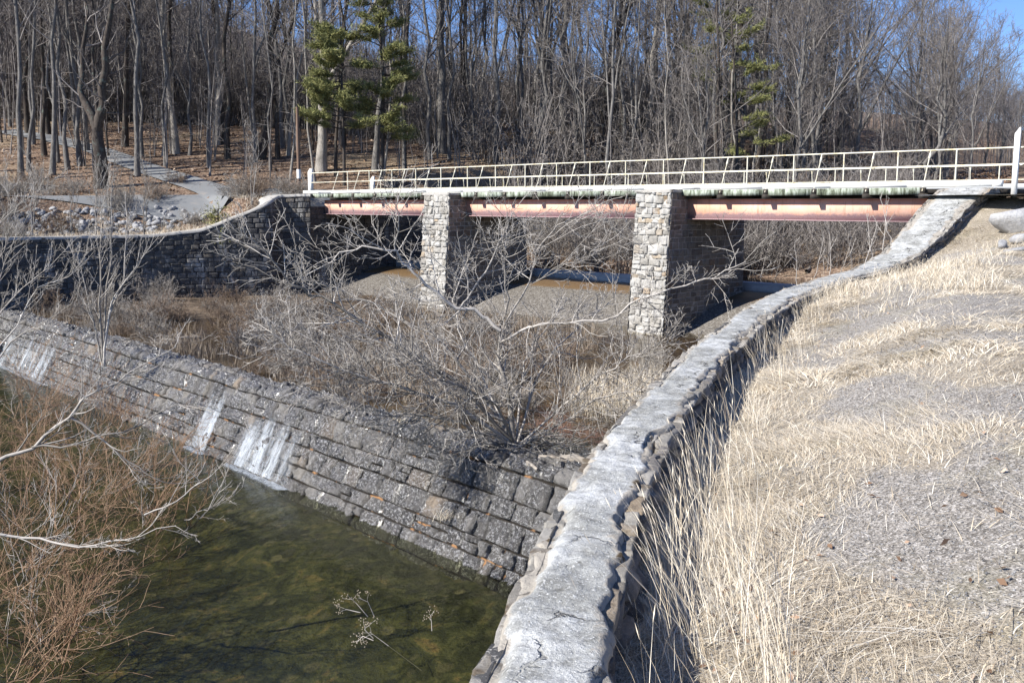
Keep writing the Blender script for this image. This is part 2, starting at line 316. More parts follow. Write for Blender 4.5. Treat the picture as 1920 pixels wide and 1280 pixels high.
# ---------------------------------------------------------------- layout (metres, eye at the origin)
dB = np.array([-.717, .697]); nB = np.array([.697, .717]); B0 = np.array([-13.1, 65.0])
def BP(s, t, z=0.0):
    s, t, z = np.broadcast_arrays(np.asarray(s, float), np.asarray(t, float), np.asarray(z, float))
    return np.stack([B0[0]-dB[0]*s+nB[0]*t, B0[1]-dB[1]*s+nB[1]*t, z], -1)
def ST(x, y):
    rx, ry = x-B0[0], y-B0[1]
    return -(rx*dB[0]+ry*dB[1]), rx*nB[0]+ry*nB[1]
ZW = -1.9; ZP = -5.85; ZL = -8.0
class Path:
    def __init__(s, pts, zs=None):
        P = np.array([p[:2] for p in pts], float)
        Q = [P[0]]                               # Catmull-Rom densify
        Z = [0] if zs is None else [zs[0]]
        zs = zs if zs is not None else [0]*len(P)
        for i in range(len(P)-1):
            p0, p1, p2, p3 = P[max(i-1, 0)], P[i], P[i+1], P[min(i+2, len(P)-1)]
            for k in range(1, 13):
                t = k/12
                Q.append(.5*((2*p1)+(-p0+p2)*t+(2*p0-5*p1+4*p2-p3)*t*t+(-p0+3*p1-3*p2+p3)*t**3)); Z.append(zs[i]+(zs[i+1]-zs[i])*t)
        s.P = np.array(Q); s.Z = np.array(Z)
        s.L = np.concatenate([[0], np.cumsum(np.linalg.norm(np.diff(s.P, axis=0), axis=1))]); s.len = s.L[-1]
        T = norm(np.gradient(s.P, s.L, axis=0)); s.N = np.stack([T[:, 1], -T[:, 0]], 1)     # to the right of travel
    def pos(s, u): return np.interp(u, s.L, s.P[:, 0]), np.interp(u, s.L, s.P[:, 1])
    def nor(s, u): return np.interp(u, s.L, s.N[:, 0]), np.interp(u, s.L, s.N[:, 1])
    def z(s, u): return np.interp(u, s.L, s.Z)
    def off(s, u, v, z):
        x, y = s.pos(u); a, b = s.nor(u); return np.stack(np.broadcast_arrays(x+a*v, y+b*v, z), -1)
    def dist(s, x, y):          # unsigned distance, signed by side (+ right of travel), u
        sh = np.shape(x); x = np.ravel(x); y = np.ravel(y)
        best = np.full(x.shape, 1e9); side = np.zeros(x.shape); uu = np.zeros(x.shape)
        for i in range(len(s.P)-1):
            a, b = s.P[i], s.P[i+1]; ab = b-a; l2 = ab@ab
            t = np.clip(((x-a[0])*ab[0]+(y-a[1])*ab[1])/l2, 0, 1)
            dx, dy = x-a[0]-t*ab[0], y-a[1]-t*ab[1]; d = np.hypot(dx, dy); m = d < best
            best[m] = d[m]; side[m] = np.sign(ab[1]*dx-ab[0]*dy)[m]; uu[m] = (s.L[i]+t*(s.L[i+1]-s.L[i]))[m]
        return (best*side).reshape(sh), uu.reshape(sh)
# long wall: left (river) edge of the coping
wl = [(-.9, 0.2), (-.62, 1.8)]+[tuple(atz(x, y, ZW)[:2]) for x, y in [(870, 1280), (960, 1090), (1090, 860), (1178, 758), (1290, 650), (1400, 572), (1480, 536), (1591, 505)]]
wz = [ZW]*10
for (x, y, D) in [(1651, 473, 30.7), (1702, 414, 33.2), (1726, 386, 34.4), (1762, 356, 36.0), (1800, 352, 38.3)]:
    p = atD(x, y, D); wl.append(tuple(p[:2])); wz.append(p[2])
wz[-1] = wz[-2] = .52
WR = Path(wl, wz)
def wr_w(u): return np.interp(u, [0, 6, 12, 20, 28, 34, 40], [.55, .56, .60, .72, .88, 1.25, 1.75])
# left wing wall, from the bridge outwards; river side is on its LEFT of travel... (normal to the right = land)
wlp = [BP(1.0, -.6)[:2], BP(.2, -1.6)[:2]-np.array([.6, .1])]
wlz = [.55, .5]
for (x, y, z) in [(500, 380, 0.0), (440, 405, -.8), (375, 430, -1.6), (280, 440, ZW), (140, 443, ZW), (0, 446, ZW), (-160, 452, ZW)]:
    D = {500: 62.3, 440: 61.6, 375: 60.9, 280: 59.6, 140: 57.5, 0: 55.0, -160: 51.5}[x]
    wlp.append(atD(x, y, D)[:2]); wlz.append(z)
WL = Path([tuple(p) for p in wlp], wlz)
# weir
c1 = atz(1060, 897, ZP)[:2]; c2 = atz(40, 599, ZP)[:2]
dW = (c2-c1)/np.linalg.norm(c2-c1); nW = np.array([dW[1], -dW[0]])       # upstream normal
WE0 = c1-dW*1.5; WLEN = 46.0
def WP(s, t, z):     # s along crest from the long wall leftwards, t upstream
    s, t, z = np.broadcast_arrays(np.asarray(s, float), np.asarray(t, float), np.asarray(z, float))
    return np.stack([WE0[0]+dW[0]*s+nW[0]*t, WE0[1]+dW[1]*s+nW[1]*t, z], -1)

def masonry(mb, U, V, rowh, stw, S, depth=.03, seed=1, gap=.012, warp=.02, top=None, rough=.02, lean=0, u0=0, pr=(0, .04, .16, .5, .84, .96, 1), nf=5, gu=1.0):
    rg = random.Random(seed); rects = []
    v = 0
    while v < V-.02:
        h = min(rg.uniform(*rowh), V-v)
        if V-v-h < rowh[0]*.4: h = V-v
        u = u0-rg.uniform(0, stw[0])
        while u < U:
            wd = rg.uniform(*stw); a, b = max(u, u0), min(u+wd, U)
            if b-a > .05:
                if rg.random() < .12 and h > .24:
                    k = rg.uniform(.4, .6); rects.append((a, b, v, v+h*k)); rects.append((a, b, v+h*k, v+h))
                else: rects.append((a, b, v, v+h))
            u += wd
        v += h
    Rr = np.array(rects)
    K = len(Rr); pr = np.array(pr); m = len(pr)
    rs = np.random.RandomState(seed)
    du = Rr[:, 1]-Rr[:, 0]; dv = Rr[:, 3]-Rr[:, 2]
    g = np.minimum(gap*gu, du*.2); gv = np.minimum(gap, dv*.2)
    A, Bq = np.meshgrid(pr, pr, indexing='ij')
    u = (Rr[:, 0]+g)[:, None, None]+(du-2*g)[:, None, None]*A
    v = (Rr[:, 2]+gv)[:, None, None]+(dv-2*gv)[:, None, None]*Bq
    jc = rs.uniform(-1, 1, (K, 2, 2, 2))*np.minimum(gap*1.2, .03)      # corner jitter
    for i in (0, 1):
        for j in (0, 1):
            wgt = (A if i else 1-A)*(Bq if j else 1-Bq)
            u = u+jc[:, i, j, 0][:, None, None]*wgt; v = v+jc[:, i, j, 1][:, None, None]*wgt
    e = np.minimum(np.minimum(A, 1-A), np.minimum(Bq, 1-Bq)); prof = np.where(e < .01, -.35, np.where(e < .06, .86, 1.0))
    base = rs.uniform(.35, 1.0, K)[:, None, None]*depth
    hh = base*prof+np.where(e > .01, rough*fbm(u*nf+rs.rand(K)[:, None, None]*90, v*nf, 0, 4), 0)
    hh = hh+np.where(e > .01, 1, 0)*(rs.uniform(-1, 1, K)[:, None, None]*(A-.5)+rs.uniform(-1, 1, K)[:, None, None]*(Bq-.5))*depth*.5
    uw = u+warp*vnoise(u*.9, v*.9, 3.3); vw = v+warp*vnoise(u*.7+9, v*1.1, 7.7)
    uw = np.clip(uw, u0, U); vw = np.clip(vw, 0, V)
    if top is not None:
        tp = top(uw); keep = (v[:, 3, 0] < tp[:, 3, 3]-.03); vw = np.minimum(vw, tp)
    else: keep = np.ones(K, bool)
    P, N = S(uw, vw); P = P+N*hh[..., None]
    P = P[keep]; K = keep.sum()
    f = grid_faces(m, m); Q = (f[None]+np.arange(K)[:, None, None]*m*m).reshape(-1, 4)
    mb.add(P.reshape(-1, 3), Q, a=np.repeat(rs.rand(K), m*m))
def backing(mb, U, V, S, top=None, du=.5, off=0.0, u0=0):
    us = np.linspace(u0, U, max(2, int((U-u0)/du)+1)); vv = np.linspace(0, 1, 9); A, Bq = np.meshgrid(us, vv, indexing='ij')
    tp = top(A) if top is not None else V
    P, N = S(A, Bq*tp); P = P+N*off
    mb.add(P.reshape(-1, 3), grid_faces(len(us), 9), a=.5)

# ---------------------------------------------------------------- terrain
def chan_inside(x, y):
    """>0 inside the river channel (distance from its walls)"""
    dr, ur = WR.dist(x, y); dl, ul = WL.dist(x, y); s, t = ST(x, y)
    # right of WR (positive) = land ; WL travels outwards from bridge so its right side is land (north-west)
    return dr, ur, dl, ul, s, t
def land(x, y, dl, ul, s, t):
    hr = -4.9+.24*np.clip(t-8, 0, 24)+.06*np.clip(t-32, 0, 60)-.02*np.clip(t-92,0,200)
    hleft = .35+.225*np.clip(y-68-.12*(x+20), 0, 34)+.07*np.clip(y-102-.12*(x+20), 0, 130)
    zw = WL.z(ul); near = zw-.12+(hleft-(zw-.12))*sstep(2.2, 8.5, np.abs(dl))
    wgt = sstep(14, 24, -s+t*.0+14)  # left bank only
    hl = np.where(s < 6, near, hleft)
    k = sstep(1.5, -3.0-.12*np.clip(t, 0, 60), s-.12*np.clip(t-8, 0, 80))
    z = hr+(hl-hr)*k
    hrt = .35+.05*np.clip(t-6, 0, 60)
    k2 = sstep(40, 50, s); z = z+(np.maximum(hrt, z)-z)*k2
    return z
def H(x, y):
    x = np.asarray(x, float); y = np.asarray(y, float)
    dr, ur, dl, ul, s, t = chan_inside(x, y)
    z = land(x, y, dl, ul, s, t)+.16*fbm(x*.22, y*.22, 1.0, 4)*sstep(60, 75, y)
    ins = ((t < 8) & (s > .9) & (s < 60)) | ((t < .5) & (dl < .15) & (dr < .4)) 
    return np.where(ins, -7.0, z)
def ground_at(px, py, dmin=57, dmax=400):
    r = ray(px, py); D = np.arange(dmin, dmax, .25); P = r[None]*(D/r[1])[:, None]
    hz = H(P[:, 0], P[:, 1]); below = np.where((P[:, 2] < hz) & (hz > -6.5))[0]
    if len(below) == 0: return None
    p = P[below[0]]; return np.array([p[0], p[1], hz[below[0]]])
xs = np.unique(np.concatenate([np.linspace(-420, -60, 40), np.arange(-60, 60, .6), np.linspace(60, 420, 40)]))
ys = np.unique(np.concatenate([np.arange(40, 110, .6), np.linspace(110, 420, 90)]))
X, Y = np.meshgrid(xs, ys, indexing='ij'); Zt = H(X, Y)
# drop faces on the near-right side where the other bank takes over
f = grid_faces(len(xs), len(ys)); cx = X.ravel()[f].mean(1); cy = Y.ravel()[f].mean(1)
drr, _ = WR.dist(cx, cy); s_, t_ = ST(cx, cy); keep = ~((drr > .6) & (t_ < 4) & (cx > 0)) & ~((t_ < 7) & (s_ > 2) & (s_ < 42)) & ~((t_ < -1) & (s_ > 3))
me = mesh_np('forest_ground', np.stack([X, Y, Zt], -1), f[keep], None, True)
g = link('forest_ground', me, M['litter']); tag(g, kind='structure')

# hills beyond
pxs = np.linspace(-900, 2900, 130); ridge = np.interp(pxs, [-900, 0, 200, 330, 500, 650, 900, 1200, 1500, 1920, 2900], [-260, -150, -50, 20, 95, 125, 150, 185, 212, 248, 300])
hv = []
for px, ry in zip(pxs, ridge):
    for k, D in enumerate([230, 270, 310, 350, 390, 430, 470]):
        a = k/6; zt = atD(px, ry, 430)[2]; x = atD(px, 380, D)[0]; zb = H(np.array([x]), np.array([230.]))[0]
        z = zb+(zt-zb)*sstep(-.15, .85, a)-(16 if k == 0 else (5 if k == 1 else 0))+(3*vnoise(x*.02, D*.02)) - (10 if k == 6 else 0)
        hv.append((x, D, z))
hv = np.array(hv)
g = link('hills', mesh_np('hills', hv, grid_faces(len(pxs), 7), None, True), M['litter']); tag(g, kind='structure')
HV = hv.reshape(len(pxs), 7, 3)

# ---------------------------------------------------------------- right bank (grass and gravel), built out from the long wall
def GY(y): return np.interp(y, [-5, 10, 20, 27, 31, 34, 37, 60, 120], [-1.68, -1.68, -1.62, -1.30, -.75, -.15, .25, .35, .5])
def patch(x, y, v): return sstep(-.16, .22, fbm(x*.75, y*.5, 2.2, 6)*1.5+.40*sstep(1.3, .4, v)+.03+.08*sstep(9, 14, y)-.34*sstep(1.0, 2.6, v)*sstep(10, 4, y)+.12*sstep(22, 27, y))
def right_z(u, v):
    x, y = WR.pos(u); a, b = WR.nor(u); X_, Y_ = x+a*v, y+b*v
    gap = np.interp(u, [0, 4, 12, 18, 21, 27, 30, 34, 37, 42], [.46, .46, .42, .36, .22, .10, .16, .34, .45, .35])
    zn = WR.z(u)-gap; wv = v-wr_w(u)
    z = zn+(GY(Y_)-zn)*sstep(.2, 3.2, wv)
    z = z+.05*fbm(X_*.8, Y_*.8, 2.0, 4)*sstep(0, .5, wv)+.12*vnoise(X_*.25, Y_*.25)*sstep(1, 4, wv)
    return X_, Y_, z
us = np.concatenate([np.arange(0, 14, .12), np.arange(14, WR.len, .3), [WR.len]]); vv = np.concatenate([[.3], .35+np.cumsum(np.geomspace(.05, .62, 140))])
U, V = np.meshgrid(us, vv, indexing='ij'); X, Y, Z = right_z(U, V)
turf = patch(X, Y, V-wr_w(U))
me = mesh_np('right_bank', np.stack([X, Y, Z], -1), grid_faces(len(us), len(vv)), None, True, {'turf': turf})
g = link('grass_bank', me, M['turf']); tag(g, kind='structure')
# level ground behind the top of the bank, by the bridge end
xs2 = np.linspace(-3, 45, 50); 
S2, T2 = np.meshgrid(np.linspace(40.3, 95, 60), np.linspace(-2.5, 9, 12), indexing='ij'); P = BP(S2, T2, 0); P[..., 2] = .26+.04*fbm(P[..., 0], P[..., 1])
g = link('road_approach', mesh_np('road_approach', P, grid_faces(60, 12), None, True), M['road']); tag(g, kind='structure')

# ---------------------------------------------------------------- the long wall
wall = empty('river_wall', (*WR.off(15, .3, ZW)[:2], ZW)); tag(wall, 'long low stone wall with cracked pale mortar coping curving from foreground to bridge', 'wall')
us = np.concatenate([np.arange(0, 16, .035), np.arange(16, WR.len, .08)]); cr_ = np.linspace(0, 1, 33)
def brk(seed, lo, hi, amp):
    q = np.random.RandomState(seed); k = np.cumsum(q.uniform(lo, hi, 1200)); k = k[k < WR.len+1]; return np.interp(us, k, q.uniform(-amp, amp, len(k)))[:, None]
brR = brk(1, .05, .45, .028)+brk(2, .04, .12, .010)+brk(7, 1.0, 3.0, .02); brL = brk(3, .05, .45, .018)+brk(4, .04, .12, .008)
U, C = np.meshgrid(us, cr_, indexing='ij'); Wd = wr_w(U)
x, y = WR.pos(U)
nx = brR+vnoise(U*27, 0*U+4)*.006; nl = brL+vnoise(U*27, 0*U+8)*.006
brI = brk(21, .04, .30, .05)+brk(22, .03, .09, .015)+brk(23, .5, 2.0, .05); brJ = brk(31, .04, .30, .03)+brk(32, .03, .09, .012)+brk(33, .5, 2.0, .025)
v = .05+C*(Wd-.13); v = v+brI*sstep(.6, 1, C)+brJ*sstep(.35, 0, C)
zz = WR.z(U)+.016*fbm(U*1.2, C*2, 0, 4)+.016*fbm(U*9, v*9, 2, 5)-.02*sstep(.93, 1, C)-.03*sstep(.06, 0, C)
# chipped slabs along the right edge
ced = .93+.42*fbm(U*.8, 0*U, 9.2, 6)+.04*vnoise(U*13, 0*U, 3); chip = sstep(0, .03, C-np.maximum(ced, .70)); zz = zz-(.032+.03*fbm(U*2.2, v*4, 3, 4))*chip
chipl = sstep(.05, .18, fbm(U*.9+30, v*2.2, 19.2, 4))*sstep(.26, .14, C); zz = zz-.035*chipl
edgea = np.maximum(sstep(.74, 1.0, C+.14*fbm(U*1.6, 0*U, 1, 5)), sstep(.20, 0, C+.16*fbm(U*1.6, 0*U, 31, 5)))*.8+.8*chip+.7*chipl
P = WR.off(U, v, zz); nc = len(cr_)
# fold the edges down
nrm = np.stack([*WR.nor(us), 0*us], 1)[:, None]; zz3 = np.array([0, 0, 1.])
def fold(Pe, sg, sd_):
    out = []
    for k, (dz, dv) in enumerate(((.012, .006), (.03, .008), (.05, 0), (.09, -.03))):
        j_ = fbm(us*5, 0*us+sd_, k*2.3, 4)[:, None, None]*.012; out.append(Pe-zz3*dz*(1+.4*vnoise(us*4, sd_+k)[:, None, None])+nrm*sg*(dv+j_))
    return out
fl = fold(P[:, :1], -1, 3.3); frr = fold(P[:, -1:], 1, 9.1)
P = np.concatenate(fl[::-1]+[P]+frr, 1); ea = np.concatenate([edgea[:, :1]]*4+[edgea]+[edgea[:, -1:]]*4, 1)
me = mesh_np('coping', P, grid_faces(len(us), nc+8), None, False, {'edge': np.clip(ea, 0, 1), 'cc': np.broadcast_to(np.concatenate([[0]*4, cr_, [1]*4]), (len(us), nc+8))}); link('coping', me, M['coping'], wall)
def S_er(u, v):
    a, b = WR.nor(u); x, y = WR.pos(u); o = wr_w(u)-.26+v+np.interp(u, us, brR[:, 0])*np.clip(v/.26, 0, 1); z = WR.z(u)-.062
    return np.stack([x+a*o, y+b*o, z+.01*vnoise(u*3, v*3)], -1), np.broadcast_to(np.array([0, 0, 1.]), (*np.shape(u), 3))
def S_el(u, v):
    a, b = WR.nor(u); x, y = WR.pos(u); o = v+np.interp(u, us, brL[:, 0])*np.clip(1-v/.2, 0, 1); z = WR.z(u)-.058
    return np.stack([x+a*o, y+b*o, z+.01*vnoise(u*3, v*3)], -1), np.broadcast_to(np.array([0, 0, 1.]), (*np.shape(u), 3))
mb = MB(); masonry(mb, WR.len, .26, (.08, .15), (.12, .48), S_er, .034, 15, .004, .015, rough=.028, nf=9); masonry(mb, WR.len, .20, (.09, .20), (.12, .45), S_el, .034, 16, .004, .012, rough=.025, nf=9); mb.build('edge_stones', M['edge'], wall)
def S_wall_r(u, v):   # right face, v up from -1.2 below coping
    a, b = WR.nor(u); x, y = WR.pos(u); o = wr_w(u)-.075+np.interp(u, us, brR[:, 0]); z = WR.z(u)-1.35+v
    o = o+.03*(1.3-v)
    return np.stack([x+a*o, y+b*o, z], -1), np.stack([a, b, 0*a], -1)
mb = MB(); masonry(mb, WR.len, 1.31, (.10, .34), (.18, .75), S_wall_r, .08, 11, .02, .06, rough=.10); mb.build('river_wall_rubble_face', M['rubble'], wall)
mb = MB(); backing(mb, WR.len, 1.30, S_wall_r, off=-.03)
def S_wall_l(u, v):
    a, b = WR.nor(u); x, y = WR.pos(u); zb = -9.0; z = zb+v; o = .06-.05*(WR.z(u)-z)+np.interp(u, us, brL[:, 0])
    return np.stack([x+a*o, y+b*o, z], -1), np.stack([-a, -b, 0*a], -1)
topf = lambda u: WR.z(u)-.03+9.0
backing(mb, WR.len, 9, S_wall_l, topf, off=-.02); mb.build('river_wall_core', M['mortar'], wall)
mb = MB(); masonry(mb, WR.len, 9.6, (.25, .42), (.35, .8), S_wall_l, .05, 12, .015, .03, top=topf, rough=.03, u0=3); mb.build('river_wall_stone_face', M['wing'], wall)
del mb

# ---------------------------------------------------------------- left wing wall
wing = empty('wing_wall', (*WL.off(14, 0, ZP)[:2], ZP)); tag(wing, 'dark shaded stone wing wall sloping down left from far bridge end', 'wall')
def S_wing(u, v):
    a, b = WL.nor(u); x, y = WL.pos(u); z = -7.0+v; o = .05*(z-WL.z(u))
    return np.stack([x+a*o, y+b*o, z], -1), np.stack([-a, -b, 0*a], -1)
topw = lambda u: WL.z(u)+7.0-.05
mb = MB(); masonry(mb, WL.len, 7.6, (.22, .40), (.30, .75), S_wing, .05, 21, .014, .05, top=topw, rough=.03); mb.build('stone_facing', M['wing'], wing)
mb = MB(); backing(mb, WL.len, 7, S_wing, topw, off=-.0); mb.build('mortar_core', M['dmortar'], wing)
us = np.arange(0, WL.len, .3); U, C = np.meshgrid(us, np.linspace(0, 1, 6), indexing='ij')
P = WL.off(U, -.06+C*.95, WL.z(U)+.03*fbm(U*2, C*2)); dn = P[:, :1].copy(); dn[..., 2] -= .16; dn2 = P[:, -1:].copy(); dn2[..., 2] -= .3
link('coping', mesh_np('coping', np.concatenate([dn, P, dn2], 1), grid_faces(len(us), 8), None, False, {'edge': np.full(len(us)*8, .6)}), M['mortar'], wing)

# ---------------------------------------------------------------- piers and abutments
def block(name, s0, s1, t0, t1, ztop, label, cat, seed, batter=.07, mt='pier', nose=True, zb=-6.8):
    """battered masonry block; faces: front (t0), right side (s1), left side (s0)"""
    root = empty(name, BP((s0+s1)/2, (t0+t1)/2, ZP)); tag(root, label, cat)
    Hh = ztop-zb; bt = lambda v: batter*(Hh-v)
    def Sf(u, v): return BP(s0+u, t0-bt(v), zb+v), np.broadcast_to(np.array([-nB[0], -nB[1], 0.]), (*np.shape(u), 3))
    def Sr(u, v): return BP(s1+.015*(Hh-v), t0-bt(v)+u*(t1-t0+bt(v))/(t1-t0), zb+v), np.broadcast_to(np.array([-dB[0], -dB[1], 0.]), (*np.shape(u), 3))
    def Sl(u, v): return BP(s0-.015*(Hh-v), t0-bt(v)+u*(t1-t0+bt(v))/(t1-t0), zb+v), np.broadcast_to(np.array([dB[0], dB[1], 0.]), (*np.shape(u), 3))
    mb = MB()
    masonry(mb, s1-s0, Hh, (.14, .42), (.18, .62), Sf, .09, seed, .010, .09, rough=.14, nf=8)
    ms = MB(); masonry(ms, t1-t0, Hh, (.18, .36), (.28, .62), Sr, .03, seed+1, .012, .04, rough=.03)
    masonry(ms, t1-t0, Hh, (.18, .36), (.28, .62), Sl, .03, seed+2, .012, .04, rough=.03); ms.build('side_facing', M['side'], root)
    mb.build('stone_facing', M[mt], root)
    mb = MB()
    for S, U in ((Sf, s1-s0), (Sr, t1-t0), (Sl, t1-t0)): backing(mb, U, Hh, S)
    P = BP([[s0, s0], [s1, s1]], [[t0, t1], [t0, t1]], ztop); mb.add(P.reshape(-1, 3), [(0, 1, 3, 2)]); mb.build('mortar_core', M['mortar'], root)
    mb = MB(); us_ = np.linspace(s0-.06, s1+.06, 12); ts_ = np.linspace(t0-.08, t0+.75, 6); A, Bq = np.meshgrid(us_, ts_, indexing='ij')
    P = BP(A, Bq, ztop+.07+.03*fbm(A*3, Bq*3, seed)); lo = P.copy(); lo[..., 2] = ztop-.06
    mb.add(P.reshape(-1, 3), grid_faces(12, 6)); 
    ring = np.concatenate([P[:, 0], P[-1, :], P[::-1, -1], P[0, ::-1]]); rl = ring.copy(); rl[:, 2] = ztop-.05
    R2 = np.stack([ring, rl], 1); mb.add(R2.reshape(-1, 3), grid_faces(len(R2), 2)); mb.build('cap', M['mortar'], root)
    return root
def s_at(px, t):     # s on the line offset t seen at column px
    k = (px-960)/ (F/cp) ; D0 = None
    # solve B0 - dB*s + nB*t with x/y = k (horizontal approximation at horizon row)
    a = B0[0]+nB[0]*t; b = B0[1]+nB[1]*t
    return (k*b-a)/(-dB[0]+k*dB[1])
PT = -.75
p2a, p2b = s_at(1194, PT), s_at(1259, PT); p1a, p1b = s_at(796, PT), s_at(843, PT)
block('bridge_pier', p2a, p2b, PT, 5.3, .50, 'pale stone bridge pier nearest the camera, sunlit nose, reflected in pond', 'pier', 31, mt='pier')
block('bridge_pier', p1a, p1b, PT, 5.3, .46, 'grey stone bridge pier farther left, behind the large bare bush', 'pier', 41, mt='pier')
# left abutment (faces along the flow) and right abutment
ab = empty('bridge_abutment', BP(.5, 3, ZP)); tag(ab, 'dark stone abutment under the far left end of the bridge', 'abutment')
def S_ab(u, v): return BP(.95+.0*v, -.62+u, -6.8+v), np.broadcast_to(np.array([-dB[0], -dB[1], 0.]), (*np.shape(u), 3))
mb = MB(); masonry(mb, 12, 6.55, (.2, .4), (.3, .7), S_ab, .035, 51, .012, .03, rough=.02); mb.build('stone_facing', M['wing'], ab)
mb = MB(); backing(mb, 12, 6.55, S_ab); P = BP(-.4, -.5, -6.8); a = BP(.93, -.5, -6.8)-P; b = BP(-.4, 11.3, -6.8)-P; mb.box(P, a, b, (0, 0, 6.45)); mb.build('mortar_core', M['dmortar'], ab)
ab = empty('bridge_abutment', BP(41, 3, -2)); tag(ab, 'stone abutment at near right end of bridge behind the sloping coping', 'abutment')
def S_ab2(u, v): return BP(40.2+.0*v, 12-u-.6, -6.8+v), np.broadcast_to(np.array([dB[0], dB[1], 0.]), (*np.shape(u), 3))
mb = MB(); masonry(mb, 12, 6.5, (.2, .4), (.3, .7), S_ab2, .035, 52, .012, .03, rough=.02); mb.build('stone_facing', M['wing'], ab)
mb = MB(); P = BP(40.23, -.5, -6.8); a = BP(43, -.5, -6.8)-P; b = BP(40.23, 11.3, -6.8)-P; mb.box(P, a, b, (0, 0, 6.95)); mb.build('mortar_core', M['dmortar'], ab)

# ---------------------------------------------------------------- spillway apron and sill
root = empty('spillway', BP(20, 3, -5)); tag(root, 'curved gravelly spillway apron sloping down beneath the bridge between the piers', 'spillway')
ss = np.linspace(-.2, 41, 160); ts = np.linspace(-.9, 7.5, 60); S2, T2 = np.meshgrid(ss, ts, indexing='ij')
q = np.clip((5.6-T2)/6.0, 0, 1.1); za = -4.32-1.75*q**1.6; za = np.where(T2 > 5.6, -4.32-.08*(T2-5.6), za)+.03*fbm(S2*.8, T2*.8, 3)
wetv = sstep(2.7, 4.4, T2+1.1*fbm(S2*.35, T2*.6, 1.5))
link('apron', mesh_np('apron', BP(S2, T2, za), grid_faces(160, 60), None, True, {'wet': wetv}), M['apron'], root)
mb = MB(); P = BP(.97, 6.3, -4.6); a = BP(40.1, 6.3, -4.6)-P; b = BP(.97, 6.9, -4.6)-P; mb.box(P, a, b, (0, 0, .66)); mb.build('concrete_sill', M['sill'], root)
P0 = BP(.97, 6.95, -4.18); 
S2, T2 = np.meshgrid(np.linspace(.97, 40.1, 3), np.linspace(6.9, 11.5, 3), indexing='ij')
g = link('reservoir_water', mesh_np('reservoir_water', BP(S2, T2, -4.1), grid_faces(3, 3)), M['pond']); tag(g, kind='structure')

# ---------------------------------------------------------------- bridge superstructure
br = empty('road_bridge', BP(20, 2.6, 0)); tag(br, 'road bridge with salmon painted steel girders, green stained timber edge and cream pipe railing', 'bridge')
eS = BP(1, 0)-BP(0, 0); eT = BP(0, 1)-BP(0, 0); eZ = np.array([0, 0, 1.])
def bbox(mb, s0, s1, t0, t1, z0, z1, a=.5): mb.box(BP(s0, t0, z0), eS*(s1-s0), eT*(t1-t0), eZ*(z1-z0), a)
SE = 42.3
ZK = .57   # underside of kerb
mb = MB(); bbox(mb, .0, SE, .12, 5.1, .33, .50); mb.build('deck', M['dtimber'], br)
# outriggers at the brace feet
brace_px = [186, 268, 388, 508, 633, 750, 895, 1068, 1245, 1424, 1625, 1812]   # zoom columns in the left view
bx = [560+q/2.977 for q in brace_px]+[1166, 1330, 1416, 1516, 1618, 1729]
bs = []
for q in sorted(bx):
    s = s_at(q, 0); bs.append(s)
step = (bs[-1]-bs[0])/17
bs = [bs[0]+i*step for i in range(18)]
k = 0
for s in bs:
    mb = MB(); bbox(mb, s-.11, s+.11, -.10, 5.2, .16, .345); bbox(mb, s-.09, s+.09, -.04, .1, .345, .555); mb.build('outrigger', M['dtimber'], br)
edges = [.3]+[q for q in bs if q < 39]+[39.6]
for i in range(len(edges)-1):
    a, b = edges[i]+(.12 if i else 0), edges[i+1]-.12
    if b-a < .1: continue
    mb = MB(); bbox(mb, a, b, 0, .10, .30+.01*math.sin(i*7), .555); mb.build('fascia_board', M['timber'], br)
kk = np.arange(-.7, SE, 3.05)
for i, s in enumerate(kk):
    mb = MB(); bbox(mb, s+.012, min(s+3.04, SE), .0+.006*math.sin(i*3), .26, ZK, ZK+.20+.008*math.sin(i*5)); mb.build('kerb_board', M['white'], br)
# girders, one per span
for (a, b) in ((.98, p1a+.3), (p1b-.1, p2a+.2), (p2b-.1, 40.15)):
    mb = MB()
    for t0 in (.50, 2.6, 4.6):
        bbox(mb, a, b, t0-.012, t0+.012, -.70, .14); bbox(mb, a, b, t0-.16, t0+.16, -.74, -.70); bbox(mb, a, b, t0-.16, t0+.16, .14, .158)
        for s in np.arange(a+2, b, 2.4): bbox(mb, s, s+.02, t0+.02, t0+.15, -.70, .14)
    g = mb.build('girder', M['girder'], br)
# railings
def pipe(pts, r, name, mt='cream', sides=8, parent=br):
    T = Tubes(); T.add(pts, r, r, sides); return T.build(name, M[mt], parent)
TR = .55
ztop, zmid = 1.93, 1.32
pipe([BP(-.6, TR, ztop-.03), BP(20, TR, ztop+.02), BP(SE+.5, TR, ztop)], .030, 'top_rail')
pipe([BP(-.6, TR, zmid-.03), BP(20, TR, zmid), BP(SE+.5, TR, zmid)], .027, 'middle_rail')
for i, s in enumerate(bs):
    pipe([BP(s+.95, TR, ZK+.2), BP(s+.95, TR, ztop)], .030, 'rail_post')
    T = Tubes(); T.addr([BP(s, -.06, .42), BP(s, TR-.05, ztop-.14), BP(s, TR, ztop)], [.018, .020, .03], 6); T.addr([BP(s, TR-.12, ztop-.30), BP(s, TR-.07, ztop-.22), BP(s, TR-.04, ztop-.1)], [.03, .045, .03], 6)
    T.build('rail_brace', M['cream'], br)
TF = 5.15; zf = 1.50
pipe([BP(0, TF, zf), BP(SE+6, TF, zf+.02)], .027, 'top_rail'); pipe([BP(0, TF, .92), BP(SE+6, TF, .90)], .024, 'middle_rail')
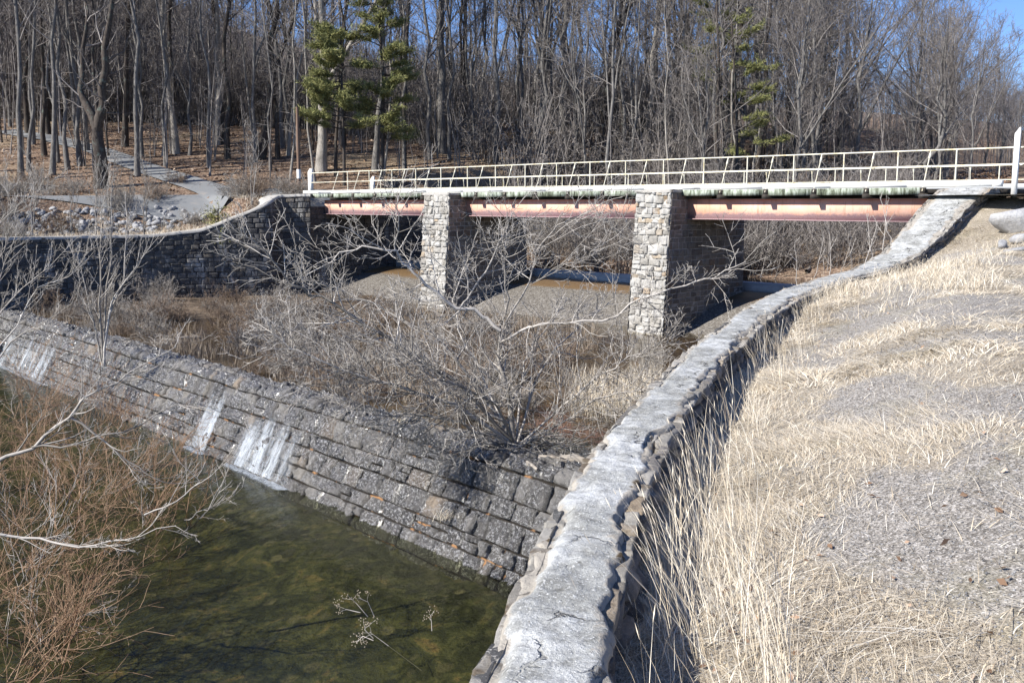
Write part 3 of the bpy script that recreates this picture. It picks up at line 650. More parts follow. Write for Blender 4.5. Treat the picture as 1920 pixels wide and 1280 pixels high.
for i in range(20):
    s = .9+i*2.33
    pipe([BP(s, TF, .5), BP(s, TF, zf)], .026, 'rail_post')
    T = Tubes(); T.addr([BP(s+1.2, TF+.1, .5), BP(s+1.2, TF, zf-.25), BP(s+1.2, TF, zf-.08)], [.017, .017, .05], 6); T.build('rail_brace', M['cream'], br)
mb = MB(); bbox(mb, 0, SE, TF-.25, TF, .5, .74); mb.build('kerb_board', M['white'], br)
def endpost(s, t, z0, z1, wd):
    mb = MB(); A = BP(s, t, z0); 
    P = [A, A+eS*wd, A+eS*wd+eT*wd, A+eT*wd]; Tp = [A+eZ*(z1-z0-.22), A+eS*wd+eZ*(z1-z0), A+eS*wd+eT*wd+eZ*(z1-z0), A+eT*wd+eZ*(z1-z0-.22)]
    mb.add(P+Tp, [(0, 3, 2, 1), (4, 5, 6, 7), (0, 1, 5, 4), (1, 2, 6, 5), (2, 3, 7, 6), (3, 0, 4, 7)]); return mb.build('end_post', M['white'], br)
endpost(-.75, TR-.1, .3, 2.20, .24); endpost(SE+.22, TR-.15, .1, 2.62, .16); endpost(-.1, TF-.1, .3, 1.78, .22)

# ---------------------------------------------------------------- pond bed, weir, pool
LW = WLEN
weir = empty('stone_weir', WP(20, -.6, ZL)); tag(weir, 'stepped block stone weir across the stream, wet grey face with orange joints', 'weir')
RUN = 1.15; DR = ZP-ZL; SL = math.hypot(RUN, DR)
def S_weir(u, v):      # v from below the pool up the face to crest and 0.9 m back
    # face
    k = np.clip(v-.8, None, SL); up = v-.8
    bulge = .05*vnoise(u*.2, 0*u, 3)
    t = np.where(up < SL, -RUN*(1-up/SL), (up-SL)); z = np.where(up < SL, ZL+DR*(up/SL), ZP+.03*np.sin((up-SL)*3))
    t = t+bulge; z = z+.02*vnoise(u*.3, 0*u, 8)*np.clip(up/SL, 0, 1)
    nv = norm(np.array([DR, RUN])); N2 = np.where((up < SL)[..., None], np.stack([-nW[0]*nv[0]+0*u, -nW[1]*nv[0]+0*u, nv[1]+0*u], -1), np.stack([0*u, 0*u, 1+0*u], -1))
    return WP(u, t, z), N2
mb = MB(); masonry(mb, LW, .8+SL+.9, (.34, .62), (.30, .90), S_weir, .16, 61, .018, .022, rough=.13, pr=(0, .03, .14, .28, .42, .58, .72, .86, .97, 1), nf=8, gu=2.0); mb.build('face_stones', M['weir'], weir)
mb = MB(); backing(mb, LW, .8+SL+.9, S_weir, off=-.02); P = WP([0, LW], [[.85], [.85]], 0)
mb.build('joint_backing', M['wjoint'], weir)
# pond bed
ss = np.linspace(-3, 60, 220); ts = np.concatenate([np.linspace(.7, 30, 110), [60]])
S2, T2 = np.meshgrid(ss, ts, indexing='ij'); P = WP(S2, T2, 0)
bed = ZP-.10+.24*fbm(P[..., 0]*.3, P[..., 1]*.3, 3.1, 5)+.05*fbm(P[..., 0]*2, P[..., 1]*2, 1, 3)+.25*sstep(20, 40, S2)*sstep(4, 9, T2)
bs_, bt_ = ST(P[..., 0], P[..., 1]); bed = bed-3*sstep(-.2, 1.5, bt_)
g = link('pond_bed', mesh_np('pond_bed', np.concatenate([P[..., :2], bed[..., None]], -1), grid_faces(*S2.shape), None, True), M['mud']); tag(g, kind='structure')
S2, T2 = np.meshgrid(np.linspace(-3, 60, 40), np.linspace(.55, 45, 30), indexing='ij'); P = WP(S2, T2, ZP+.02)
f = grid_faces(40, 30); c_ = P.reshape(-1, 3)[f].mean(1); s_, t_ = ST(c_[:, 0], c_[:, 1])
g = link('pond_water', mesh_np('pond_water', P, f[t_ < 1.2]), M['pond']); tag(g, kind='structure')
# lower pool
S2, T2 = np.meshgrid(np.linspace(-8, 60, 140), np.linspace(-30, -.3, 90), indexing='ij'); P = WP(S2, T2, 0)
bz = ZL-.28+.16*fbm(P[..., 0]*.5, P[..., 1]*.5, 7, 5)-.55*sstep(-1.6, -6, T2)+.2*fbm(P[..., 0]*.25, P[..., 1]*.25, 17, 4)*sstep(-2, -5, T2)+.06*fbm(P[..., 0]*2.5, P[..., 1]*2.5, 4)
g = link('pool_bed', mesh_np('pool_bed', np.concatenate([P[..., :2], bz[..., None]], -1), grid_faces(*S2.shape), None, True), M['bed']); tag(g, kind='structure')
P = WP([[-8, -8], [60, 60]], [[-30, -.2], [-30, -.2]], ZL)
g = link('pool_water', mesh_np('pool_water', P, [(0, 2, 3, 1)]), M['pool']); tag(g, kind='structure')
# falling water
def s_w(px, py, z):
    p = atz(px, py, z)[:2]-WE0; return p@dW
def fall(sa, sb, dens, seed, label, v0=0.0, v1=1.0, foam=.5):
    us = np.linspace(sa, sb, max(8, int((sb-sa)/.04))); vv = np.linspace(v0, v1, 60); U, V_ = np.meshgrid(us, vv, indexing='ij')
    Pq, N = S_weir(U, .8+V_*SL*1.0); Pq = Pq+N*(.17+.05*fbm(U*6, V_*7, seed, 4))[..., None]
    e = sstep(0, .18, (U-sa)/(sb-sa))*sstep(0, .18, (sb-U)/(sb-sa))
    a = dens*e*(.42+.58*sstep(.95, .25, V_/v1))*(.55+.45*sstep(.2, .7, .5+.6*vnoise(U*4.5, V_*.5, seed)))*(.8+.3*vnoise(U*11, V_*1.2, seed+5))*sstep(1.0, .6, V_/v1+.2*vnoise(U*2.3, 0*U, seed))
    root = empty('waterfall', Pq[len(us)//2, 0]); tag(root, label, 'waterfall', 'water spilling over the weir')
    link('water_sheet', mesh_np('water_sheet', Pq, grid_faces(*U.shape), None, True, {'fall': np.clip(a, 0, 1), 'su': U*20+V_*2, 'sv': V_*5.0+seed}), M['foam'], root)
    # foam at the foot
    us = np.linspace(sa-.1, sb+.1, 60); tt = np.linspace(0, foam, 10); U, T_ = np.meshgrid(us, tt, indexing='ij'); P = WP(U, -RUN-.1-T_, ZL+.02+.04*np.abs(fbm(U*5, T_*8, seed)))
    a = dens*sstep(foam, 0, T_+.10*vnoise(U*2, T_*3, seed))*sstep(0, .1, (U-sa+.1)/(sb-sa+.2))*sstep(0, .1, (sb+.1-U)/(sb-sa+.2))*1.3
    link('foam', mesh_np('foam', P, grid_faces(*U.shape), None, True, {'fall': np.clip(a, 0, 1), 'su': U*7, 'sv': T_*9}), M['foam'], root)
sA = s_w(545, 920, ZL); sB = s_w(418, 872, ZL); sC = s_w(376, 852, ZL); sD = s_w(352, 842, ZL); sE = s_w(60, 730, ZL); sF = s_w(-60, 690, ZL)
fall(min(sA, sB), max(sA, sB)+.2, 1.25, 1.5, 'broad white waterfall spilling down middle of the weir into the pool', foam=.5, v1=.9)
fall(min(sC, sD)-.1, max(sC, sD)+.4, 1.35, 2.5, 'narrow white trickle just left of the broad waterfall', foam=.5, v1=1.0)
fall(min(sE, sF), max(sE, sF)+2, 1.0, 3.5, 'white waterfall at the far left end of the weir', foam=.5)

# ---------------------------------------------------------------- branching plants
def rv(rg): return np.array([rg.gauss(0, 1), rg.gauss(0, 1), rg.gauss(0, 1)])
def nrm1(v): return v/(math.sqrt(v@v)+1e-9)
UP = np.array([0, 0, 1.])
def walk(rg, p, d, L, n, up, wob):
    pts = [p]; st = L/n
    for i in range(n):
        d = nrm1(d+wob*rv(rg)+up*UP); p = p+d*st; pts.append(p)
    return pts, d
def side_dir(rg, d, ang):
    a = rv(rg); a = nrm1(a-d*(a@d)); return nrm1(d*math.cos(ang)+a*math.sin(ang))
def along(pts, t):
    k = t*(len(pts)-1); i = min(int(k), len(pts)-2); f = k-i; return pts[i]*(1-f)+pts[i+1]*f, nrm1(pts[i+1]-pts[i])
def sprout(T, rg, pts, r, L, lv, cnt, ang, up, wob, t0=.3, fac=.5, rmin=.008, sides=3, shr=.5):
    """children on a branch, recursive"""
    if lv <= 0: return
    for i in range(cnt[0]):
        t = t0+(1-t0)*(i+rg.random())/cnt[0]
        p, d = along(pts, min(t, .999)); q = side_dir(rg, d, rg.uniform(*ang)); l = L*fac*rg.uniform(.5, 1.15)*(1.15-.6*t)
        n = 4 if lv > 1 else 3
        c, _ = walk(rg, p, q, l, n, up, wob); r0 = max(r*(1-t*.75)*shr, rmin*1.1)
        T.add(c, r0, rmin*.6, sides, rnd=rg.random())
        sprout(T, rg, c, r0, l, lv-1, cnt[1:], ang, up, wob, .2, fac, rmin, 3, shr)
def make_tree(rg, Ht, r, base=None, top=None, first=.38, nl=16, kmat='bark', spread=.33, fork=0, cnt=(6, 5), rmin=.010, up=.10, bend=.02, lv=2, limb_ang=(.5, 1.1)):
    base = np.zeros(3) if base is None else base; top = base+np.array([rg.gauss(0, .5), rg.gauss(0, .5), Ht]) if top is None else top
    Tt, Tc = Tubes(), Tubes()
    n = 10; pts = []
    ax = top-base
    for i in range(n+1):
        t = i/n; pts.append(base+ax*t+rv(rg)*Ht*bend*math.sin(math.pi*min(t*1.2, 1))*.5*(1, 1, 0)[0]*np.array([1, 1, .1]))
    rr = np.array([1.45 if i == 0 else 1.05-.82*(i/n)**1.1 for i in range(n+1)])*r
    pts.insert(0, base-np.array([0, 0, .5])); rr = np.concatenate([[r*1.6], rr]); Tt.addr(pts, rr, 8)
    main = [(pts[1:], r, Ht)]
    for k in range(fork):
        t = rg.uniform(.25, .5); p, d = along(pts[1:], t); q = side_dir(rg, d, rg.uniform(.22, .45)); l = Ht*(1-t)*.95
        c, _ = walk(rg, p, q, l, 8, .06, .07); Tt.add(c, r*(1-t)*.8, .03, 7); main.append((c, r*(1-t)*.8, l*1.0))
    for (mp, mr, ml) in main:
        k0 = first if mp is main[0][0] else .15
        num = nl if mp is main[0][0] else nl//2
        for i in range(num):
            t = k0+(1-k0)*(i+rg.random())/num; p, d = along(mp, min(t, .995)); q = side_dir(rg, d, rg.uniform(*limb_ang))
            l = Ht*spread*rg.uniform(.45, 1.1)*(1.2-.75*t)
            r0 = max(mr*(1.0-.85*t)*.42, .02)
            c, _ = walk(rg, p, q, l, 5, up, .13); Tc.add(c, r0, .012, 4, rnd=rg.random())
            sprout(Tc, rg, c, r0, l, lv, cnt, (.4, 1.0), up*.6, .14, .15, .5, rmin, 3, .55)
    for i in range(3):     # a few dead stubs low on the trunk
        t = rg.uniform(.12, first); p, d = along(pts[1:], t); q = side_dir(rg, d, 1.3); c, _ = walk(rg, p, q, rg.uniform(.6, 2.2), 4, -.02, .15); Tc.add(c, .02, .008, 3, rnd=.8)
    return Tt, Tc
def place_tree(name, Tt, Tc, loc, mt, mc, label, cat, group=None, rot=0, sc=1.0):
    root = empty(name, loc, absolute=False); tag(root, label, cat, group)
    a = Tt.build('trunk', M[mt], root, .12); b = Tc.build('crown', M[mc], root)
    root.rotation_euler.z = rot; root.scale = (sc,)*3; return root
def copy_tree(root, loc, rot, sc, label, group):
    c = root.copy(); COL.objects.link(c); c.location = [float(a) for a in loc]; c.rotation_euler = (0, 0, rot); c.scale = (sc[0], sc[0], sc[1])
    c['label'] = label; c['group'] = group
    for ch in root.children:
        q = ch.copy(); COL.objects.link(q); q.parent = c
    return c

# named trees of the photograph: (base px, base py, top px at row 0, trunk radius, fork, bark, label)
heroes = [
 (40, 338, 27, .20, 0, 'bark', 'bare grey tree leaning slightly left at the far left edge of the wood'),
 (54, 322, 64, .15, 0, 'bark', 'slender straight bare tree second from the left edge of the wood'),
 (99, 329, 101, .19, 0, 'bark', 'straight grey bare tree between the left edge and the dark forked tree'),
 (235, 275, 250, .22, 1, 'bark_dark', 'dark bare tree leaning right just beyond the dark forked tree'),
 (331, 289, 309, .25, 0, 'bark_pale', 'pale tall tree leaning left with flared foot on the leafy slope'),
 (408, 272, 410, .22, 0, 'bark_pale', 'pale straight tree on the leafy slope right of the leaning pale tree'),
 (490, 299, 520, .30, 2, 'bark_dark', 'big dark tree with several stems rising beside the utility pole slope'),
 (541, 292, 573, .13, 0, 'bark_pale', 'thin pale tree leaning right behind the utility pole'),
 (603, 322, 600, .36, 2, 'bark_pale', 'thick pale trunk rising behind the pine at the far bridge end'),
 (630, 332, 640, .12, 0, 'bark_dark', 'thin dark tree just right of the thick pale trunk'),
 (704, 322, 720, .24, 1, 'bark', 'grey tree standing low behind the pines and the railing'),
 (758, 318, 752, .17, 0, 'bark_dark', 'dark slender tree right of the pines behind the railing'),
 (829, 288, 822, .32, 1, 'bark', 'stout grey tree behind the bridge above the farther pier'),
 (1010, 287, 1030, .24, 3, 'bark', 'many stemmed tree fanning out behind the middle of the railing'),
 (1057, 298, 1056, .27, 1, 'bark', 'straight grey tree with forked top behind the middle span'),
 (1121, 292, 1165, .24, 3, 'bark_dark', 'dark forking tree leaning right behind the middle span'),
 (1210, 325, 1240, .28, 1, 'bark_pale', 'pale patchy barked tree rising right behind the near pier'),
 (1290, 312, 1262, .22, 1, 'bark_dark', 'dark tree between the pale barked tree and the right hand pine'),
 (1480, 300, 1560, .20, 3, 'bark', 'leaning grey tree behind the right half of the railing'),
]
rg = random.Random(5)
for i, (bx_, by_, tx, r, fk, bk, lab) in enumerate(heroes):
    p = ground_at(bx_, by_, 62, 200)
    if p is None: p = atD(bx_, by_, 95)
    D = p[1]; Ht = rg.uniform(21, 26)
    tp = atD(tx, 0, D)-p; tp = tp*(Ht/tp[2])
    Tt, Tc = make_tree(rg, Ht, r*D/80, None, tp+np.array([0, rg.gauss(0, .8), 0]), .36, 15, fork=fk, cnt=(6, 4, 2), rmin=.011, bend=.015)
    place_tree('bare_tree', Tt, Tc, p, bk, 'twig', lab, 'tree')
# the dark forked tree by the road
p = ground_at(188, 352, 58, 120); D = p[1]
root = empty('forked_tree', p, absolute=False); tag(root, 'dark gnarled tree with a low V fork beside the road on the left', 'tree')
def pxp(L, off=0): return [atD(x, y, D+d_)-p for (x, y, d_) in L]
Tt, Tc = Tubes(), Tubes()
Tt.addr(pxp([(189, 360, 0), (189, 345, 0), (188, 300, 0), (183, 262, 0), (181, 240, 0)]), [.62, .48, .40, .40, .36], 10)
m1 = pxp([(181, 246, 0), (172, 215, .3), (158, 190, .6), (150, 170, .8), (155, 140, .8), (153, 100, 1), (160, 60, 1.2), (165, 20, 1.5), (150, -40, 2)])
m2 = pxp([(182, 246, 0), (187, 222, -.2), (195, 195, -.4), (190, 165, -.6), (198, 130, -.6), (196, 90, -.8), (205, 40, -1), (215, -30, -1.2), (212, -80, -1)])
Tt.addr(m1, [.30, .28, .25, .20, .17, .15, .12, .08, .03], 8); Tt.addr(m2, [.34, .32, .30, .27, .25, .22, .17, .10, .04], 8)
for m in (m1, m2):
    for k in range(12):
        q, d = along(m, .12+.85*(k+rg.random())/12); c, _ = walk(rg, q, side_dir(rg, d, rg.uniform(.7, 1.4)), rg.uniform(1.2, 4), 5, .08, .25); Tc.add(c, .06, .012, 4, rnd=rg.random()); sprout(Tc, rg, c, .04, 2.5, 2, (5, 4), (.4, 1.1), .05, .2, .2, .5, .009)
Tt.build('trunk', M['bark_dark'], root, .25); Tc.build('crown', M['twig'], root)

# prototypes for the wood
protos = []
for k, (Ht, r, fk, nl, bk) in enumerate([(23, .15, 0, 15, 'bark'), (21, .11, 0, 14, 'bark'), (24, .18, 1, 14, 'bark_dark'), (22, .15, 2, 12, 'bark'), (19, .08, 0, 14, 'bark_pale'), (24, .16, 1, 14, 'bark'), (17, .07, 0, 12, 'bark_dark'), (20, .12, 3, 12, 'bark')]):
    Tt, Tc = make_tree(random.Random(100+k), Ht, r, None, None, .40 if k < 4 else .3, nl, fork=fk, cnt=(7, 6), rmin=.011, bend=.02)
    protos.append(place_tree('bare_tree', Tt, Tc, (0, 0, 0), bk, 'twig', 'x', 'tree'))
# spreading, bushier proto for the right hand wood edge
sprd = []
for k in range(4):
    Tt, Tc = make_tree(random.Random(140+k), 13+k, .15, None, None, .14, 16, fork=2, cnt=(8, 6), rmin=.010, up=.09, spread=.46, bend=.03, limb_ang=(.35, .9))
    sprd.append(place_tree('bare_tree', Tt, Tc, (0, 0, 0), 'bark', 'twig', 'x', 'tree'))
def zone(px, D):
    h = ['at the left edge', 'above the riprap', 'left of the utility pole', 'behind the far railing end', 'behind the farther pier', 'behind the middle span', 'behind the near pier', 'behind the right span', 'behind the near railing end']
    i = int(np.clip((px-0)/213, 0, 8)); d = 'in the front of the wood' if D < 86 else ('in the middle of the wood' if D < 104 else 'deep in the wood')
    return h[i], d
rg = random.Random(9); used = set(); cnt_ = 0; placed = []
kinds = ['tall straight grey', 'slim straight grey', 'dark once-forked', 'twin stemmed grey', 'thin pale', 'tall forked grey', 'very thin dark', 'many stemmed grey']
tries = 0
while cnt_ < 215 and tries < 9000:
    tries += 1
    px = rg.uniform(-140, 1560); D = 70+50*rg.random()
    x = (px-960)*D/(F/cp); y = D
    if px < 560 and D < 74: continue
    s, t = ST(x, y)
    if t < 20 and s > -6: continue
    if t < 14 and s > 38: continue
    z = float(H(np.array([x]), np.array([y]))[0])
    if any((x-a)**2+(y-b)**2 < 2.0 for a, b in placed): continue
    placed.append((x, y)); k = rg.randrange(8); zn = zone(px, D)
    lab = kinds[k]+' bare tree '+zn[1]+' '+zn[0]
    if k in used: copy_tree(protos[k], (x, y, z), rg.uniform(0, 6.3), (rg.uniform(.85, 1.2), rg.uniform(.8, 1.15)), lab, 'bare trees of the wood behind the bridge')
    else:
        o = protos[k]; o.location = (x, y, z); o['label'] = lab; o['group'] = 'bare trees of the wood behind the bridge'; used.add(k)
    cnt_ += 1
used2 = set(); k2 = ['low spreading', 'broad twiggy', 'arching many branched', 'wide crowned']
for i in range(44):
    px = rg.uniform(1290, 2120); D = rg.uniform(66, 112); x = (px-960)*D/(F/cp); s, t = ST(x, D)
    if t < 13: D += 16; x = (px-960)*D/(F/cp)
    z = float(H(np.array([x]), np.array([D]))[0]); k = rg.randrange(4); f_ = np.interp(px, [1290, 1600, 1750, 1850, 1930, 2120], [1.15, 1.1, .90, .62, .42, .35])*D/80
    lab = k2[k]+' bare tree '+('nearer the water' if D < 88 else 'farther back')+(' left of the open sky corner' if px < 1600 else (' below the open sky corner' if px < 1800 else ' at the right edge of the wood'))
    if k in used2: copy_tree(sprd[k], (x, D, z), rg.uniform(0, 6.3), (f_, f_*rg.uniform(.85, 1.1)), lab, 'spreading trees at the right of the wood')
    else: o = sprd[k]; o.location = (x, D, z); o.scale = (f_,)*3; o['label'] = lab; o['group'] = 'spreading trees at the right of the wood'; used2.add(k)
# the open crowned tree against the sky at right
p = atD(1735, 330, 68); Tt, Tc = make_tree(random.Random(77), 13.2, .16, None, atD(1775, 30, 68)-p, .35, 12, fork=3, cnt=(6, 5), rmin=.010, spread=.40, bend=.05, limb_ang=(.3, .8)); p[2] = H(np.array([p[0]]), np.array([p[1]]))[0]
place_tree('bare_tree', Tt, Tc, p, 'bark', 'twig', 'open crowned tree standing out against the blue sky at right', 'tree')

# undergrowth saplings and understory brush of the wood: thin stems (countable ones), copies
sap = []
for k in range(5):
    rg2 = random.Random(200+k); T = Tubes()
    for j in range(1+k % 3):
        c, _ = walk(rg2, np.array([rg2.gauss(0, .1), rg2.gauss(0, .1), -.2]), nrm1(np.array([rg2.gauss(0, .12), rg2.gauss(0, .12), 1])), rg2.uniform(4, 7.5), 8, .03, .06); T.add(c, .045, .012, 5, rnd=rg2.random())
        sprout(T, rg2, c, .03, 4.5, 2, (13, 6), (.6, 1.25), .03, .14, .2, .42, .008)
    o = T.build('sapling', M['twig']); tag(o, 'x', 'sapling'); sap.append(o)
used3 = set()
sp = [('behind the railing', 600, 1800, 140), ('on the slope above the road', -40, 600, 60)]
for nm, a, b, nn in sp:
    for i in range(nn):
        px = rg.uniform(a, b); D = 70+45*rg.random(); x = (px-960)*D/(F/cp); s, t = ST(x, D)
        if t < 9 and s > -3: D += 14; x = (px-960)*D/(F/cp); s, t = ST(x, D)
        if t < 9 and s > -3: continue
        z = float(H(np.array([x]), np.array([D]))[0]); k = rg.randrange(5); zn = zone(px, D)
        if nm[0] == 'o' and D < 72: continue
        o = sap[k]
        if k in used3: o = sap[k].copy(); COL.objects.link(o)
        used3.add(k); o.location = (x, D, z); o.rotation_euler.z = rg.uniform(0, 6.3); q = rg.uniform(.7, 1.4); o.scale = (q, q, q*rg.uniform(.8, 1.2))
        o['label'] = ('single stemmed', 'two stemmed', 'three stemmed', 'thin leggy', 'forked')[k]+' sapling '+zn[1].replace('wood', 'undergrowth')+' '+zn[0]; o['group'] = 'saplings of the undergrowth'
# distant woods as one mass
def lowtree(seed, Ht):
    r2 = random.Random(seed); T = Tubes(); c, _ = walk(r2, np.array([0, 0, -.5]), np.array([0, 0, 1.]), Ht, 3, .05, .04); T.add(c, .13, .03, 3, rnd=.4)
    for i in range(13):
        p, d = along(c, .35+.63*(i+r2.random())/13); q, _ = walk(r2, p, side_dir(r2, d, r2.uniform(.4, 1.0)), Ht*.28*r2.uniform(.5, 1), 2, .12, .12); T.add(q, .06, .02, 3, rnd=r2.random())
        for j in range(4):
            a, dd = along(q, r2.uniform(.3, .95)); e, _ = walk(r2, a, side_dir(r2, dd, .7), Ht*.12*r2.uniform(.5, 1.2), 2, .1, .15); T.add(e, .03, .015, 3, rnd=r2.random())
    return T.mesh('low')
lows = [lowtree(300+i, 18+i) for i in range(5)]
arr = []
for me in lows:
    v = np.empty(len(me.vertices)*3, np.float32); me.vertices.foreach_get('co', v); q = np.empty(len(me.loops), np.int32); me.loops.foreach_get('vertex_index', q)
    a = np.empty(len(me.vertices), np.float32); me.attributes['rnd'].data.foreach_get('value', a); arr.append((v.reshape(-1, 3), q.reshape(-1, 4), a)); bpy.data.meshes.remove(me)
def woods(name, pts, label, seed):
    rs = np.random.RandomState(seed); mb = MB()
    for (x, y, z, s) in pts:
        v, q, a = arr[rs.randint(5)]; th = rs.rand()*6.28; c, sn = math.cos(th), math.sin(th)
        vv = np.stack([x+s*(v[:, 0]*c-v[:, 1]*sn), y+s*(v[:, 0]*sn+v[:, 1]*c), z+s*v[:, 2]], 1); mb.add(vv, q, a=a)
    o = mb.build(name, M['twig_far'], None, True); tag(o, label, 'woods', kind='stuff')
rs = np.random.RandomState(3); pts = []
for i in range(2500):
    D = 88+140*rs.rand()**.9; px = rs.uniform(-150, 2050); x = (px-960)*D/(F/cp); z = float(H(np.array([x]), np.array([D]))[0])
    zt = atD(px, float(np.interp(px, pxs, ridge))+rs.uniform(-50, 60), D)[2]; pts.append((x, D, z, np.clip((zt-z)/20, .35, 1.25)))
for i in range(1300):
    a = rs.rand()*(len(pxs)-1.01); b = rs.rand()*5.4; i0, j0 = int(a), int(b)
    p = HV[i0, j0]*(1-(b-j0))+HV[i0, j0+1]*(b-j0)
    if not -200 < (p[0]/p[1]*F+960) < 2100: continue
    p = p+np.array([rs.uniform(-8, 8), rs.uniform(-4, 4), 0]); pts.append((*p, rs.uniform(.6, .9)))
woods('distant_woods', pts, 'hazy mass of bare woodland on the hills far behind', 5)

def bushlow(seed):
    r2 = random.Random(seed); T = Tubes()
    for j in range(16):
        a = r2.uniform(0, 6.28); k = r2.uniform(.1, .9); c, _ = walk(r2, np.array([r2.gauss(0, .3), r2.gauss(0, .3), -.2]), nrm1(np.array([math.cos(a)*k, math.sin(a)*k, 1])), r2.uniform(1.2, 3.4), 4, .0, .15); T.add(c, .020, .008, 3, rnd=r2.random())
        sprout(T, r2, c, .012, 1.8, 2, (5, 3), (.4, 1.2), .03, .18, .2, .5, .010)
    return T.mesh('brush')
bl = []
for i in range(4):
    me = bushlow(700+i); v = np.empty(len(me.vertices)*3, np.float32); me.vertices.foreach_get('co', v); q = np.empty(len(me.loops), np.int32); me.loops.foreach_get('vertex_index', q)
    a = np.empty(len(me.vertices), np.float32); me.attributes['rnd'].data.foreach_get('value', a); bl.append((v.reshape(-1, 3), q.reshape(-1, 4), a)); bpy.data.meshes.remove(me)
mb = MB(); nb_ = 0
while nb_ < 620:
    px = rs.uniform(560, 2000); D = rs.uniform(58, 112) if px > 900 or px < 560 else rs.uniform(84, 112)
    if nb_ < 200: px = rs.uniform(980, 1700); D = rs.uniform(54, 72); x = (px-960)*D/(F/cp); s, t = ST(x, D)
    if t < 9.5 or nb_ >= 200 and rs.rand() > .35+.65*sstep(900, 1300, px): continue
    z = float(H(np.array([x]), np.array([D]))[0]); v, q, a = bl[rs.randint(4)]; th = rs.rand()*6.28; s = rs.uniform(.6, 1.5); c, sn = math.cos(th), math.sin(th)
    mb.add(np.stack([x+s*(v[:, 0]*c-v[:, 1]*sn), D+s*(v[:, 0]*sn+v[:, 1]*c), z+s*v[:, 2]], 1), q, a=a); nb_ += 1
for i in range(260):
    px = rs.uniform(-60, 1300); D = rs.uniform(76, 112); D = max(D, float(np.interp(px, [0, 540, 850, 950], [100, 98, 90, 76]))); x = (px-960)*D/(F/cp); z = float(H(np.array([x]), np.array([D]))[0]); st_ = ST(x, D)
    if st_[1] < 9 and st_[0] > -8: continue
    v, q, a = bl[rs.randint(4)]; th = rs.rand()*6.28; s = rs.uniform(1.0, 2.2); c, sn = math.cos(th), math.sin(th); k = rs.uniform(1.2, 2.2)
    mb.add(np.stack([x+s*(v[:, 0]*c-v[:, 1]*sn), D+s*(v[:, 0]*sn+v[:, 1]*c), z+s*k*v[:, 2]], 1), q, a=a)
o = mb.build('undergrowth', M['twig'], None, True); tag(o, 'dense grey leafless undergrowth on the banks behind and under the bridge', 'undergrowth', kind='stuff')
# ---------------------------------------------------------------- pines
def make_pine(rg, Ht, r, zs, n_br, reach, clump, nd, dark=0.0, side=None):
    Tt = Tubes(); c, _ = walk(rg, np.array([0, 0, -.4]), UP, Ht+.4, 9, .05, .02); Tt.add(c, r, .05, 8)
    V = []; A = []
    for i in range(n_br):
        t = zs+(1-zs)*(i+rg.random())/n_br; p, d = along(c, min(t, .99)); az = rg.uniform(0, 6.28)
        if side is not None and rg.random() < .6: az = side+rg.gauss(0, .7)
        dr = np.array([math.cos(az), math.sin(az), rg.uniform(-.15, .25)]); L = reach*(1.15-.75*t)*rg.uniform(.6, 1.1)
        b, _ = walk(rg, p, nrm1(dr), L, 5, .03, .10); Tt.add(b, .05, .012, 4, rnd=rg.random())
        for j in range(clump):
            u = rg.uniform(.3, 1.0); q, dd = along(b, min(u, .999)); sdr = side_dir(rg, dd, rg.uniform(.3, 1.2)); sdr[2] = abs(sdr[2])*.4; l = rg.uniform(.25, 1.0)
            tw, _ = walk(rg, q, nrm1(sdr), l, 2, .08, .1); Tt.add(tw, .015, .006, 3)
            for kk_ in range(nd):
                tt = rg.uniform(.25, 1.1); e = tw[0]+(tw[-1]-tw[0])*tt+rv(rg)*.07
                nd_ = nrm1(nrm1(tw[-1]-tw[0])*.6+rv(rg)*.7+UP*.25)*rg.uniform(.14, .30); sd2 = nrm1(np.cross(nd_, rv(rg)))*.022
                V += [e-sd2, e+sd2, e+nd_]; A.append(min(1, max(0, .5-dark+rg.gauss(0, .22))))
    T = np.arange(len(V)).reshape(-1, 3)
    return Tt, mesh_np('needles', np.array(V), None, T, False, {'rnd': np.repeat(A, 3)})
def put_pine(px, py, D, seed, label, name='pine_tree', **kw):
    rg = random.Random(seed); Tt, me = make_pine(rg, **kw); p = atD(px, py, D); p[2] = H(np.array([p[0]]), np.array([p[1]]))[0]
    root = empty(name, p, absolute=False); tag(root, label, 'pine tree'); Tt.build('trunk', M['bark_dark'], root); link('needles', me, M['pine'], root); return root
put_pine(645, 345, 73, 1, 'leafy yellow green pine with wide shelves at the far bridge end', Ht=11, r=.13, zs=.38, n_br=36, reach=3.8, clump=34, nd=34, side=3.4)
put_pine(715, 345, 75, 2, 'drooping yellow green pine just right of the wide shelved pine', Ht=15, r=.16, zs=.22, n_br=44, reach=3.3, clump=28, nd=32)
put_pine(758, 345, 84, 3, 'tall dark pine reaching the top of the view behind the railing', Ht=25, r=.24, zs=.60, n_br=40, reach=4.8, clump=24, nd=48, dark=.12)
put_pine(870, 340, 92, 4, 'dark topped pine above the farther pier', Ht=26, r=.24, zs=.70, n_br=24, reach=4.6, clump=22, nd=46, dark=.25)
put_pine(1385, 345, 72, 5, 'sparse green pine behind the right span railing', Ht=13.5, r=.16, zs=.30, n_br=15, reach=4.2, clump=20, nd=44, dark=.05, side=0)
put_pine(1345, 345, 82, 6, 'dark green pine half hidden left of the sparse pine', Ht=16, r=.18, zs=.45, n_br=22, reach=3.8, clump=18, nd=40, dark=.2)
put_pine(1535, 345, 95, 7, 'small bluish dark pine deep in the wood behind the right span', Ht=14, r=.15, zs=.45, n_br=14, reach=2.6, clump=10, nd=26, dark=.35)
